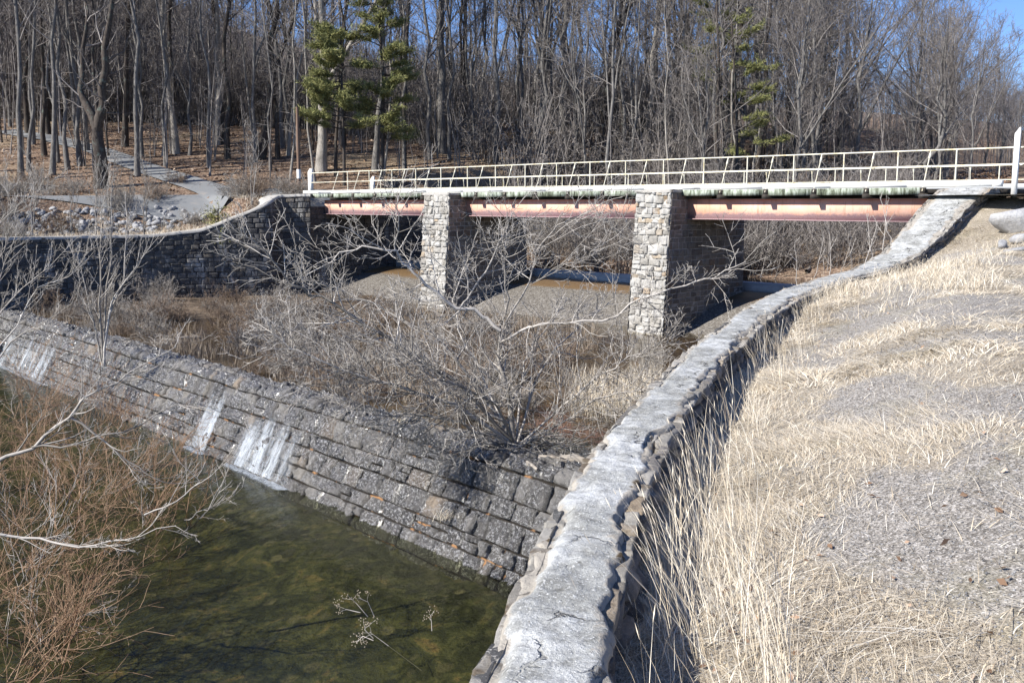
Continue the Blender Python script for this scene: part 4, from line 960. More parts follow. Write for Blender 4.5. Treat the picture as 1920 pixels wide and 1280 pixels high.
for i, (px, py, lab) in enumerate([(408, 378, 'upper of two small green pine seedlings by the riprap'), (415, 402, 'lower of two small green pine seedlings by the riprap')]):
    put_pine(px, py, 63.5-i*1.5, 20+i, lab, name='pine_seedling', Ht=.9-.25*i, r=.02, zs=.1, n_br=12, reach=.45, clump=3, nd=16, dark=-.1)

# ---------------------------------------------------------------- road on the left bank, riprap, pole
def strip(name, pts, wds, mt, dz=.05, seg=60):
    Pp = Path(pts); us = np.linspace(0, Pp.len, seg); ww = np.interp(us, np.linspace(0, Pp.len, len(wds)), wds); U, C = np.meshgrid(us, np.linspace(-.5, .5, 9), indexing='ij')
    P = Pp.off(U, C*ww[:, None], 0); P[..., 2] = H(P[..., 0], P[..., 1])+dz; 
    
    g = link(name, mesh_np(name, P, grid_faces(seg, 9), None, True), M[mt]); tag(g, kind='structure'); return g
def gp(px, py):
    p = ground_at(px, py, 58, 200); return (p[0], p[1])
strip('road', [tuple(BP(2, 2.5)[:2]), tuple(BP(-4, 2.0)[:2]), (-21.0, 66.6), (-27, 65.6), (-33, 64.0), (-40, 62), (-48, 58)], [4.6, 4.4, 3.6, 3.0, 2.8, 2.8, 2.8], 'road', .09)
strip('forest_road', [(-18.5, 67.6), (-23.5, 72.5), (-30, 79), (-37, 86), (-46, 92)], [2.8, 2.3, 2.2, 2.2, 2.2], 'road', .10)
def rock_mesh(seed, n=10, flat=.65):
    rs = np.random.RandomState(seed); th, ph = np.meshgrid(np.linspace(0, 2*math.pi, n+1)[:-1], np.linspace(.02, math.pi-.02, n//2+2), indexing='ij')
    d = np.stack([np.sin(ph)*np.cos(th), np.sin(ph)*np.sin(th), np.cos(ph)], -1)
    r = np.full(th.shape, 1.0)
    for k in range(9):     # chop with planes
        nn = norm(rs.normal(size=3)); c = rs.uniform(.55, .85); dp = d@nn; r = np.where(dp*r > c, c/np.maximum(dp, 1e-3), r)
    P = d*r[..., None]*np.array([1, rs.uniform(.6, .9), flat]); m = n//2+2
    P = np.concatenate([P, P[:1]], 0)
    return mesh_np('rock', P.reshape(-1, 3), grid_faces(n+1, m)[:, ::-1], None, False, {'rnd': np.full((n+1)*m, rs.rand())})
rocks = [rock_mesh(i) for i in range(8)]
for m_ in rocks: m_.materials.append(M['rock'])
rg = random.Random(31); kk_ = 0
while kk_ < 295:
    px = rg.uniform(-60, 400); D = rg.uniform(57.5, 66)
    x = (px-960)*D/(F/cp); dl, ul = WL.dist(np.array([x]), np.array([D])); dd = abs(dl[0])
    if not (2.8+1.2*sstep(250, 380, px) < dd < 6.0) or dl[0] < 0: continue
    z = float(H(np.array([x]), np.array([D]))[0]); o = bpy.data.objects.new('riprap_stone', rocks[kk_ % 8]); COL.objects.link(o)
    q = rg.uniform(.13, .32)*(1.4 if rg.random() < .08 else 1); o.location = (x, D, z+q*.3); o.scale = (q, q, q*rg.uniform(.8, 1.2)); o.rotation_euler = (rg.uniform(-.4, .4), rg.uniform(-.4, .4), rg.uniform(0, 6.3))
    size = 'large' if q > .33 else ('small' if q < .2 else 'medium'); part = 'left' if px < 130 else ('middle' if px < 270 else 'right')
    tag(o, f'{size} pale grey riprap stone on the {part} part of the bank {"just below the road" if dd > 4.8 else "above the wing wall"}', 'stone', 'riprap stones below the road'); kk_ += 1
p = ground_at(561, 361, 62, 90)
root = empty('utility_pole', p, absolute=False); tag(root, 'brown wooden pole with a white band beside the far bridge end', 'pole')
q = atD(557, 201, p[1])-p; T = Tubes(); T.addr([-.4*UP, q*.5, q], [.13, .12, .10], 10); T.build('shaft', M['pole'], root)
T = Tubes(); T.addr([q*.16, q*.27], [.145, .142], 12); T.build('band', M['white'], root)

# ---------------------------------------------------------------- boulders on the right bank
for i, (px, py, D, q, sc, lab) in enumerate([(1912, 408, 31.0, .85, (1.1, 1.0, 1.0), 'large pale flat boulder at the right edge near the top of the bank'), (1880, 474, 28.0, .36, (1.2, .7, .7), 'small angular grey stone in grass with dark notch'), (1912, 462, 28.5, .35, (1, .8, .8), 'rounded grey stone at the right edge below the large boulder'), (1908, 470, 26.8, .3, (1.3, .8, .35), 'flat whitish stone beside the angular grey stone')]):
    p = atD(px, py, D); o = bpy.data.objects.new('boulder', rock_mesh(60+i, 16)); o.data.attributes['rnd'].data.foreach_set('value', np.full(len(o.data.vertices), .95, np.float32)); o.data.materials.append(M['rock']); COL.objects.link(o); 
    dd_, uu_ = WR.dist(p[:1], p[1:2]); gz = float(right_z(uu_, dd_)[2][0]); o.location = (p[0], p[1], gz+q*sc[2]*.35); o.scale = (q*sc[0], q*sc[1], q*sc[2]); o.rotation_euler = (0, .15, i); tag(o, lab, 'boulder', 'boulders on the grassy bank')

# ---------------------------------------------------------------- the big bare bush on the weir crest
base = WP(s_w(965, 838, ZP), .5, ZP)
D0 = base[1]
root = empty('bare_bush', base); tag(root, 'large sprawling leafless bush rooted on the weir crest in the centre', 'bush')
rg = random.Random(3); T = Tubes(); Tf = Tubes()
mains = [
 ([(965, 838, 0), (950, 740, .2), (938, 680, .3), (938, 620, .4)], .085),
 ([(938, 620, .4), (900, 594, .3), (856, 579, .2), (800, 530, 0), (762, 500, -.2), (741, 468, -.3), (684, 464, -.5), (640, 474, -.6), (575, 515, -.8)], .050),
 ([(741, 468, -.3), (746, 430, -.3), (744, 400, -.3), (745, 368, -.3)], .018),
 ([(862, 579, .2), (883, 548, .6), (923, 485, 1.2), (945, 440, 1.5), (960, 417, 1.7), (966, 398, 1.8)], .028),
 ([(938, 640, .4), (950, 560, .6), (948, 490, .8), (946, 455, .9)], .030),
 ([(938, 640, .4), (990, 612, .3), (1030, 605, .2), (1131, 602, 0), (1198, 562, -.2), (1290, 535, -.3), (1340, 520, -.4), (1398, 491, -.5)], .036),
 ([(945, 610, .4), (993, 531, .8), (1007, 471, 1.1), (1044, 418, 1.3), (1090, 404, 1.4), (1131, 399, 1.5)], .024),
 ([(993, 531, .8), (1057, 498, 1), (1104, 484, 1.1), (1131, 441, 1.2), (1158, 423, 1.3)], .018),
 ([(965, 830, 0), (860, 715, -.6), (760, 660, -1), (690, 610, -1.3), (600, 560, -1.6), (545, 530, -1.8), (495, 470, -2), (425, 420, -2.2)], .055),
 ([(965, 830, 0), (870, 690, .8), (800, 620, 1.3), (720, 580, 1.8), (640, 545, 2.1), (560, 520, 2.3)], .045),
 ([(960, 830, 0), (850, 760, -1.0), (740, 720, -1.6), (640, 690, -2.2), (560, 660, -2.6), (510, 625, -2.8)], .045),
 ([(960, 835, 0), (860, 790, -1.2), (760, 780, -1.8), (690, 770, -2.3), (620, 735, -2.6)], .035),
 ([(970, 830, 0), (1000, 720, .8), (1040, 650, 1.2), (1100, 600, 1.6), (1150, 560, 1.8)], .035),
 ([(970, 835, 0), (1060, 760, .2), (1130, 700, .3), (1180, 670, .3), (1250, 640, .2)], .030),
 ([(970, 838, 0), (1050, 790, -.4), (1120, 745, -.6), (1180, 735, -.7), (1225, 732, -.8)], .030),
 ([(968, 835, 0), (900, 700, 1.6), (860, 620, 2.2), (850, 560, 2.6), (870, 500, 3.0)], .032),
 ([(968, 835, 0), (980, 700, 1.8), (1000, 640, 2.4), (1060, 580, 2.9)], .030),
 ([(966, 838, 0), (930, 760, -1.2), (880, 730, -1.8), (800, 700, -2.2), (740, 650, -2.5)], .032),
 ([(966, 838, 0), (900, 830, -.8), (850, 850, -1.0), (800, 830, -1.2)], .022),
 ([(966, 838, 0), (1000, 820, -.9), (1040, 830, -1.1), (1085, 855, -1.2)], .020),
]
ofs = base-atD(965, 838, D0)
for L, r in mains:
    pts = [atD(x, y, D0+d_*.8) for x, y, d_ in L]
    q = np.array(pts); ks = np.linspace(0, len(q)-1, len(q)*3-2); q = np.stack([np.interp(ks, np.arange(len(q)), q[:, i]) for i in range(3)], 1)
    q[1:-1] += np.array([rv(rg)*.035 for _ in range(len(q)-2)])
    T.add(list(q), r, .010, 7, rnd=rg.random())
    ln = np.linalg.norm(np.diff(q, axis=0), axis=1).sum(); nb = int(5+ln*(9.5 if min(y_[1] for y_ in L) > 600 else 3.8))
    for i in range(nb):
        t = .15+.85*(i+rg.random())/nb; p, d = along(list(q), min(t, .995)); dr = side_dir(rg, d, rg.uniform(.4, 1.3)); l = rg.uniform(.5, 1.9)*(1.2-.5*t)
        c, _ = walk(rg, p, dr, l, 6, .05, .14); r0 = max(r*(1-.8*t)*.5, .008); Tf.add(c, r0, .006, 4, rnd=rg.random())
        sprout(Tf, rg, c, r0, l, 2, (5, 3), (.4, 1.1), .02, .13, .2, .62, .0058)
T.build('branches', M['bushb'], root, .2); Tf.build('twigs', M['bushb'], root)
# flood debris at its foot
def twigpile(name, px, py, z, n_, L, rad, seed, label, cat, mt='shrub'):
    rg = random.Random(seed); T = Tubes(); c0 = atz(px, py, z)
    for i in range(n_):
        p = c0+np.array([rg.gauss(0, rad), rg.gauss(0, rad), abs(rg.gauss(0, .12))]); a = rg.uniform(0, 6.3); d = np.array([math.cos(a), math.sin(a), rg.gauss(0, .25)])
        c, _ = walk(rg, p, nrm1(d), L*rg.uniform(.4, 1.2), 4, 0, .2); T.add(c, rg.uniform(.006, .02), .004, 4, rnd=rg.random())
    root = empty(name, c0); tag(root, label, cat); T.build('sticks', M[mt], root); return root
twigpile('driftwood_pile', 960, 825, ZP+.1, 160, .9, .55, 4, 'tangled pile of pale driftwood sticks at the foot of the big bush', 'driftwood')
twigpile('driftwood_pile', 300, 640, ZP+.1, 90, 1.2, .9, 6, 'dark heap of drift sticks on the pond edge left', 'driftwood')
for i, (x0, y0, x1, y1, r, lab) in enumerate([(1010, 862, 1105, 868, .13, 'thick grey log lying in brown water right of the big bush'), (955, 850, 1008, 880, .06, 'short pale log wedged under the big bush'), (330, 635, 375, 632, .07, 'pale brown plank floating in the pond on the left'), (640, 498, 775, 508, .09, 'pale log lying at the top of the spillway under the bridge'), (150, 620, 205, 640, .05, 'thin pale branch lying on the weir crest near small tree')]):
    z = ZP+.08 if i != 3 else -4.25
    a, b = atz(x0, y0, z), atz(x1, y1, z)
    if i == 3: a, b = BP(6.2, 4.3, -4.2), BP(9.2, 4.6, -4.2)
    T = Tubes(); T.addr([a, a+(b-a)*.35+rv(rg)*.04, a+(b-a)*.7+rv(rg)*.04, b], [r*.9, r, r*.9, r*.5], 8)
    root = empty('drift_log', a); tag(root, lab, 'log', 'drift logs'); T.build('log', M['drift'], root, .3)

# ---------------------------------------------------------------- shrubs in the pond
shr = []
for k in range(6):
    rg2 = random.Random(400+k); T = Tubes(); ns = 26
    for j in range(ns):
        a = rg2.uniform(0, 6.28); k_ = rg2.uniform(.1, 1.8); d = nrm1(np.array([math.cos(a)*k_, math.sin(a)*k_, 1]))
        c, _ = walk(rg2, np.array([rg2.gauss(0, .25), rg2.gauss(0, .25), -.1]), d, rg2.uniform(.6, 1.7), 5, .02, .14); T.add(c, .014, .006, 3, rnd=rg2.random())
        sprout(T, rg2, c, .010, 1.0, 2, (7, 4), (.4, 1.2), .03, .2, .2, .55, .0075)
    o = T.build('pond_shrub', M['shrub' if k % 3 else 'brownshrub']); tag(o, 'x', 'shrub'); shr.append(o)
rg = random.Random(77); used4 = set(); nsh = 0; tries = 0
while nsh < 105 and tries < 8000:
    tries += 1
    if nsh < 62: px, py = rg.uniform(-40, 1180), rg.uniform(525, 790)
    else: px, py = rg.uniform(-60, 760), rg.uniform(525, 640)
    p = atz(px, py, ZP); s = (p[:2]-WE0)@dW; t = (p[:2]-WE0)@nW; bs1, bt1 = ST(p[0], p[1])
    if t < 1.2 or bt1 > -1.2: continue
    dr_, _ = WR.dist(p[:1], p[1:2]); dl_, _ = WL.dist(p[:1], p[1:2])
    if dr_[0] > -.8 or dl_[0] > -1 or (px > 700 and bt1 > -5) or (px > 1090 and py < 740): continue
    if (300 < px < 440 and 610 < py < 680) or (px > 980 and py > 725): continue
    k = rg.randrange(6); o = shr[k]
    if k in used4: o = shr[k].copy(); COL.objects.link(o)
    used4.add(k); q = rg.uniform(.55, 1.15)*(.8 if p[1] < 30 else 1.05); o.location = tuple(p); o.rotation_euler.z = rg.uniform(0, 6.3); o.scale = (q, q, q*rg.uniform(.7, 1.1))
    wh = 'along the foot of the wing wall' if py < 570 and px < 620 else ('just above the weir crest' if t < 4 else ('before the farther pier' if px > 700 and py < 640 else 'in the middle of the pond'))
    o['label'] = ('low twiggy', 'dense grey', 'wiry tan', 'spreading twiggy', 'upright wiry', 'tangled grey')[k]+' shrub '+wh+(' left of the small tree' if px < 190 else (' left of the big bush' if px < 620 else ' behind the big bush')); o['group'] = 'bare shrubs growing in the pond'; nsh += 1
# reeds and dead weeds (uncountable)
def blades(name, P, hgt, wid, lean, seed, mt, label, head=0.0, cat='grass', flat=0.0, az=None):
    if az is None and flat: az = 6.3*fbm(P[:, 0]*.9, P[:, 1]*.9, 8.8, 3)
    rs = np.random.RandomState(seed); n_ = len(P); a = rs.rand(n_)*6.28 if az is None else az+rs.normal(0, .8, n_)
    h = hgt*rs.uniform(.45, 1.2, n_); ln = lean*rs.uniform(.2, 1.6, n_); d = np.stack([np.cos(a), np.sin(a), 0*a], 1)
    b = rs.rand(n_)*6.28; sd = np.stack([np.cos(b), np.sin(b), 0*b], 1); wv = wid*rs.uniform(.6, 1.4, n_)
    rows = []
    for t, wf in ((0, 1), (.4, .9), (.75, .6), (1, .12)):
        c = P+d*(ln*h*t**(1.15 if flat else 1.6))[:, None]+np.array([0, 0, 1.])*(h*t*(1-.35*np.clip(ln, 0, 1.6)*t)*(1-flat))[:, None]
        rows.append(c-sd*(wv*wf)[:, None]); rows.append(c+sd*(wv*wf)[:, None])
    V = np.stack(rows, 1); Q = (np.array([[0, 1, 3, 2], [2, 3, 5, 4], [4, 5, 7, 6]])[None]+np.arange(n_)[:, None, None]*8).reshape(-1, 4)
    A = np.repeat(np.clip(rs.normal(.55, .25, n_), 0, 1), 8); V = V.reshape(-1, 3)
    if head:
        m = rs.rand(n_) < head; tip = (V.reshape(n_, 8, 3)[m][:, 6]+V.reshape(n_, 8, 3)[m][:, 7])/2; k = m.sum(); dd = norm(d[m]*.5+np.array([0, 0, .9])); ss_ = sd[m]
        hv = np.stack([tip-dd*.02, tip+ss_*.0035+dd*.02, tip+dd*.06, tip-ss_*.0035+dd*.02], 1).reshape(-1, 3)
        Q = np.concatenate([Q, (np.arange(k*4).reshape(-1, 4)+len(V))]); V = np.concatenate([V, hv]); A = np.concatenate([A, np.full(k*4, .6)])
    o = link(name, mesh_np(name, V, Q, None, False, {'rnd': A}), M[mt])
    if label: tag(o, label, cat, kind='stuff')
    return o
rs = np.random.RandomState(8); pp = []
while len(pp) < 15000:
    px = rs.uniform(-60, 1330, 4000); py = rs.uniform(525, 760, 4000)
    r = np.stack([px-960, (640-py)*sp_+F*cp, (640-py)*cp-F*sp_], 1); P = r*(ZP/r[:, 2])[:, None]
    s1, t1 = ST(P[:, 0], P[:, 1]); tw = (P[:, :2]-WE0)@nW
    den = vnoise(P[:, 0]*.5, P[:, 1]*.5, 6)
    m = (tw > 1.0) & (t1 < -1.0) & (den > .0)
    dr_, _ = WR.dist(P[:, 0], P[:, 1]); dl_, _ = WL.dist(P[:, 0], P[:, 1]); m &= (dr_ < -.6) & (dl_ < -.3) & ~((px > 1120) & (px < 1300) & (py < 705))
    pp += list(P[m])
pp = np.array(pp)[:15000]
blades('pond_weeds', pp, .55, .007, .45, 9, 'weed', 'brown dead weeds and reeds standing all over the shallow pond', .25, 'weeds')
# weeds by the near pier foot, paler
pp = []
for i in range(2600):
    px, py = rs.uniform(1070, 1330), rs.uniform(712, 790); p = atz(px, py, ZP); dr_, _ = WR.dist(p[:1], p[1:2])
    if dr_[0] < -.3: pp.append(p)
blades('reeds', np.array(pp), .7, .007, .5, 10, 'grass', 'pale dry reeds below the near pier beside the long wall', .3, 'reeds')

# ---------------------------------------------------------------- small tree on the weir crest, left
def stems(name, px, py, z, L, seed, label, mt, cat, rads, dens=3.5, tw=.005, lv=2, llen=(.3, 1.0), up=.12, group=None, cnts=(4, 3), D=None, ang=(.35, .9)):
    rg = random.Random(seed); b = atz(px, py, z) if D is None else atD(px, py, D); T = Tubes(); Tf = Tubes()
    for (pl, r) in zip(L, rads):
        q = np.array([atD(x, y, b[1]+d_) for x, y, d_ in pl]); ks = np.linspace(0, len(q)-1, len(q)*3-2); q = np.stack([np.interp(ks, np.arange(len(q)), q[:, i]) for i in range(3)], 1)
        q[1:-1] += np.array([rv(rg)*.02 for _ in range(len(q)-2)]); T.add(list(q), r, .006, 6, rnd=rg.random()); ln = np.linalg.norm(np.diff(q, axis=0), axis=1).sum()
        for i in range(int(ln*dens)):
            t = .25+.75*(i+rg.random())/max(1, int(ln*dens)); p, d = along(list(q), min(t, .995)); l = rg.uniform(*llen); c, _ = walk(rg, p, side_dir(rg, d, rg.uniform(*ang)), l, 5, up, .10); r0 = max(r*(1-.8*t)*.5, tw*1.5); Tf.add(c, r0, tw*.7, 4, rnd=rg.random())
            sprout(Tf, rg, c, r0, l, lv, cnts, ang, up, .12, .2, .5, tw)
    root = empty(name, b); tag(root, label, cat, group); T.build('stems', M[mt], root); Tf.build('twigs', M[mt], root); return root
stems('small_tree', 193, 684, ZP, [[(193, 686, 0), (187, 600, 0), (188, 500, .2), (190, 430, .3), (188, 345, .4)], [(195, 686, 0), (205, 580, 0), (225, 540, -.2), (262, 490, -.4), (300, 440, -.5)], [(192, 686, 0), (180, 620, .2), (165, 560, .4), (150, 500, .6), (120, 440, .8)], [(196, 686, 0), (196, 560, .4), (210, 480, .6), (205, 400, .8), (200, 340, 1)], [(190, 680, 0), (172, 590, -.3), (150, 575, -.6)], [(205, 590, 0), (232, 520, 0), (236, 450, .1), (238, 400, .2)]], 8, 'small many stemmed bare tree growing out of the weir crest at left', 'bushb', 'small tree', [.055, .05, .035, .045, .02, .03], 3.0, .006, 2, (.4, 1.3), .14)
# leaning bare branches at the left edge
stems('bare_shrub', 0, 470, -2, [[(-60, 700, 0), (-10, 600, 0), (40, 540, 0), (90, 500, 0), (150, 440, 0)], [(-60, 650, .5), (0, 520, .5), (30, 440, .5), (90, 350, .6)], [(-60, 760, -.5), (20, 640, -.5), (90, 600, -.5), (150, 560, -.5)], [(-80, 600, 1), (10, 470, 1), (20, 400, 1), (8, 330, 1)], [(-60, 720, -1), (30, 610, -1), (70, 540, -1), (130, 520, -1.2), (165, 470, -1.4)], [(-80, 560, 0), (-10, 430, 0), (40, 380, 0), (110, 330, 0)]], 12, 'pale twiggy shrub arching in from the left edge below the riprap', 'bushb', 'shrub', [.035, .03, .035, .03, .03, .03], 4.0, .006, 2, (.4, 1.4), .08, D=36)
for i, (px, py, D, h, lab) in enumerate([(472, 385, 62, 130, 'pale slender sapling standing beside the wing wall top'), (240, 440, 58.5, 110, 'thin leafless sapling on the bank above wing wall'), (270, 440, 58, 120, 'wispy sapling behind the top of wing wall near the riprap'), (180, 440, 57.5, 125, 'bare sapling in front of the dark forked tree'), (134, 432, 57.5, 90, 'short bare sapling in front of the riprap'), (210, 438, 58, 150, 'tall thin sapling in front of the road on the left'), (60, 440, 56.5, 130, 'bare sapling near the left edge above wing wall')]):
    stems('sapling', px, py, 0, [[(px, py, 0), (px-2, py-h*.4, 0), (px+4, py-h*.75, 0), (px+2, py-h, 0)], [(px, py, 0), (px+5, py-h*.4, .3), (px+14, py-h*.8, .5)]], 500+i, lab, 'shrub', 'sapling', [.04, .025], 3.2, .008, 2, (.6, 1.5), .12, D=D)
# brush along the bank above the wing wall, reddish
rg = random.Random(55); used5 = set()
for i in range(46):
    if i < 18: px, D = rg.uniform(-60, 330), rg.uniform(55, 62)
    else: px, D = rg.uniform(-60, 560), rg.uniform(64, 72)
    x = (px-960)*D/(F/cp); dl_, _ = WL.dist(np.array([x]), np.array([D]))
    if dl_[0] < .6: continue
    k = rg.randrange(6); o = shr[k].copy(); COL.objects.link(o); z = float(H(np.array([x]), np.array([D]))[0]); q = rg.uniform(.7, 1.4); o.location = (x, D, z); o.rotation_euler.z = rg.uniform(0, 6.3); o.scale = (q*1.1, q*1.1, q)
    o['label'] = ('low twiggy', 'dense grey', 'wiry tan', 'spreading twiggy', 'upright wiry', 'tangled grey')[k]+(' shrub on the bank between wing wall and riprap' if D < 63 else ' shrub on the verge beyond the road')+(' at the left' if px < 120 else (' near the saplings' if px < 300 else ' near the bridge end')); o['group'] = 'shrubs on the left bank'

# ---------------------------------------------------------------- red brown bushes in the pool, left foreground
RB = [(-60, 1120, 3.6, 'nearest the left edge'), (60, 1000, 3.2, 'behind the nearest one'), (180, 930, 2.9, 'in the middle of the clump'), (-40, 880, 3.4, 'farthest back at the left edge'), (110, 1180, 2.3, 'low down over dark water'), (40, 780, 3.0, 'in front of the left waterfall'), (250, 860, 2.2, 'at the right of the clump'), (150, 790, 2.2, 'close to the foot of the weir'), (300, 980, 2.0, 'farthest out over open water'), (10, 1270, 2.6, 'cut off by the lower left corner'), (320, 780, 1.7, 'nearest the narrow trickle')]
for i, (px, py, h, wh) in enumerate(RB):
    rg = random.Random(600+i); b = atz(px, py, ZL); T = Tubes(); Tp = Tubes()
    h *= 1.15
    for j in range(17):
        a = rg.uniform(0, 6.28); k = rg.uniform(.1, 1.7); d = nrm1(np.array([math.cos(a)*k+.12, math.sin(a)*k, 1])); L = h*rg.uniform(.5, 1.15)
        c, _ = walk(rg, b+np.array([rg.gauss(0, .6), rg.gauss(0, .6), -.3]), d, L, 8, .01, .15); TT = Tp if rg.random() < .16 else T
        TT.add(c, rg.uniform(.009, .017), .005, 5, rnd=rg.random()); sprout(TT, rg, c, .010, L, 2, (10, 4), (.3, 1.0), .04, .14, .15, .5, .0046)
    root = empty('red_bush', b); tag(root, 'leafless red brown twiggy bush rising from the pool '+wh, 'bush', 'red brown bushes in the pool'); T.build('twigs', M['red'], root); Tp.build('old_stems', M['pale'], root)
stems('arching_bush', -60, 900, ZL, [[(-60, 900, 0), (0, 866, 0), (60, 838, 0), (130, 782, 0), (165, 745, 0), (240, 700, .2), (330, 650, .3)], [(-60, 985, 0), (0, 1000, 0), (70, 1012, 0), (150, 1022, -.2), (230, 1010, -.3), (330, 985, -.3)], [(130, 782, 0), (200, 830, 0), (260, 880, 0), (300, 900, 0)], [(60, 838, 0), (120, 840, 0), (230, 810, .2), (330, 760, .4), (400, 760, .5)], [(270, 965, -.2), (330, 940, -.2), (370, 905, 0), (385, 865, 0)], [(345, 975, 0), (370, 965, 0), (395, 950, 0), (420, 900, 0)]], 15, 'pale limbed bush arching over the dark pool at the lower left', 'bushb', 'bush', [.045, .032, .022, .022, .015, .012], 3.6, .0045, 2, (.3, 1.1), .06, D=17)
# weeds standing in the pool
def deadweed(px, py, pts_, label, seed):
    rg = random.Random(seed); b = atz(px, py, ZL); T = Tubes(); Th = MB(); Dd = b[1]
    for L in pts_:
        q = [atD(x, y, Dd) for x, y in L]; T.add(q, .010, .005, 5, rnd=.7)
        for k in range(3):
            p, d = along(q, rg.uniform(.5, 1)*.99); c, _ = walk(rg, p, side_dir(rg, d, .7), rg.uniform(.1, .25), 3, .05, .2); T.add(c, .005, .003, 3, rnd=.8)
            for j in range(7):
                e = c[-1]+rv(rg)*.04; r_ = .012; Th.add([e+np.array(v_)*r_ for v_ in ((1, 0, 0), (0, 1, 0), (-1, 0, 0), (0, -1, 0), (0, 0, 1.3), (0, 0, -1.3))], None, [(0, 1, 4), (1, 2, 4), (2, 3, 4), (3, 0, 4), (1, 0, 5), (2, 1, 5), (3, 2, 5), (0, 3, 5)], a=.9)
    root = empty('dead_weed', b); tag(root, label, 'weed'); T.build('stalks', M['pale'], root); Th.build('seed_heads', M['weed'], root)
deadweed(690, 1156, [[(690, 1156), (668, 1130), (652, 1116)], [(676, 1148), (650, 1142), (640, 1145)], [(703, 1158), (690, 1128), (672, 1120)]], 'upper dried flower head weed poking from the dark pool', 1)
deadweed(735, 1210, [[(790, 1256), (735, 1215), (693, 1184)], [(700, 1200), (680, 1192), (668, 1205)], [(700, 1196), (684, 1180), (686, 1176)]], 'lower dried weed with a long fallen stalk in the pool', 2)
deadweed(810, 1182, [[(810, 1182), (809, 1165), (807, 1152)]], 'single short stalk standing in the pool beside the wall', 3)

# ---------------------------------------------------------------- weir grass tufts
def tuft(px, py, z, n_, h, label, seed, mt='grass', rad=.12):
    rs = np.random.RandomState(seed); b = atz(px, py, z); P = b+np.stack([rs.normal(0, rad, n_), rs.normal(0, rad, n_), rs.normal(0, .03, n_)], 1)-np.array([0, 0, .03])
    o = blades('grass_tuft', P, h, .004, .9, seed, mt, None); tag(o, label, 'grass tuft')
tuft(878, 915, ZP-.9, 260, .42, 'tan grass tuft hanging on the weir face below the big bush', 3)
tuft(835, 970, ZP-1.3, 90, .25, 'small greenish tuft in a lower joint of the weir face', 4)
tuft(745, 800, ZP+.02, 220, .4, 'tan tuft on the weir crest left of the big bush', 5)
tuft(1165, 760, ZP+.02, 260, .5, 'pale tuft at the pond edge beside the wall', 6, rad=.25)

# ---------------------------------------------------------------- grass on the right bank
rs = np.random.RandomState(12)
def bank_points(n_, umin, umax, vmin, vmax, near=2.0, cond=None):
    out = []
    while len(out) < n_:
        k = 20000; u = umin+(umax-umin)*rs.rand(k)**1.0; v = vmin+(vmax-vmin)*rs.rand(k)**1.3
        v = v+wr_w(u); x, y, z = right_z(u, v)
        # keep what lies in or near the frame
        zc = y*cp-z*sp_; ok = (y > 1.6) & (np.abs(x)/np.maximum(zc, .1) < .62)
        acc = rs.rand(k) < np.clip((near/np.maximum(np.hypot(x, y), 1e-3))**1.25, 0, 1)
        nz = fbm(x*.42, y*.42, 2.2, 4)
        m = ok & acc
        if cond: m &= cond(x, y, v-wr_w(u), nz)
        out += list(np.stack([x, y, z-.01], 1)[m])
    return np.array(out[:n_])
gr = lambda x, y, v, nz: rs.rand(len(x)) < np.clip(.10+.90*patch(x, y, v)**1.3, 0, 1)
P = bank_points(80000, 0, WR.len, .0, 16, 4.0, gr); dist = np.hypot(P[:, 0], P[:, 1])
for nm, a, b, h, wd in (('matted_grass', 0, 5, .20, .0013), ('matted_grass', 5, 12, .25, .0024), ('matted_grass', 12, 80, .30, .0050)):
    m = (dist >= a) & (dist < b)
    lab = {0: 'matted dry straw on the gravel bank nearest the camera', 5: 'matted dry straw on the bank in the middle distance', 12: 'matted straw coloured grass on the far bank up to the bridge'}[a]
    blades(nm, P[m], h, wd, 1.5, 20+a, 'grass', lab, 0, flat=.66)
P = bank_points(9000, 0, WR.len, .0, 16, 5.0, gr); dist = np.hypot(P[:, 0], P[:, 1])
blades('short_grass', P, .11, .0022, .6, 30, 'grass', 'short upright dry grass scattered over the right bank', 0)
P = bank_points(2600, 0, 24, .16, .85, 5.0); m = rs.rand(len(P)) < .12+.88*(fbm(P[:, 0]*.9, P[:, 1]*.9, 4) > .05)
blades('tall_grass', P[m], .66, .0017, .42, 31, 'grass', 'tall pale grass stalks with seed heads growing along the foot of the long wall', .35, az=2.2)
P = bank_points(5000, 19, 34, .0, 3.6, 12.0); P = P[fbm(P[:, 0]*.7, P[:, 1]*.7, 5) > -.02]; blades('tall_grass', P, .38, .0035, .7, 32, 'grass', 'tall straw coloured grass beside the coping where it climbs to bridge', .2)
P = bank_points(420, 1, 20, .6, 5, 6.0); blades('straw_stalks', P, .75, .0022, 1.3, 34, 'grass', 'long loose straw stalks lying across the gravel bank', 0, flat=.8)
# grey weeds that climb above the sloping coping
stems('dead_weeds', 1575, 520, 0, [[(1575+dx, 520-dy, 0), (1580+dx+ex*.4, 480-dy, 0), (1585+dx+ex, 430-dy, .1)] for dx, dy, ex in [(0, 0, 20), (25, 5, -25), (45, 15, 15), (60, 30, -20), (-20, -5, -10), (80, 50, 0), (-50, -15, 10), (-80, -18, -14), (95, 60, -30)]], 71, 'wispy grey dead weeds standing beside the climbing coping', 'pale', 'weeds', [.012]*9, 4, .005, 1, (.15, .5), .1, D=28.3)
# tan grass on the left bank above the wing wall
pp = []
while len(pp) < 5000:
    px = rs.uniform(-60, 560, 3000); D = rs.uniform(54, 66, 3000); x = (px-960)*D/(F/cp); dl_, _ = WL.dist(x, D); m = (dl_ > .7) & (dl_ < 4.2+1.5*(px > 380)) & (rs.rand(3000) < .8)
    z = H(x, D); pp += list(np.stack([x, D, z], 1)[m])
blades('bank_grass', np.array(pp), .35, .010, .7, 40, 'grass', 'tan dry grass on the bank above the dark wing wall')
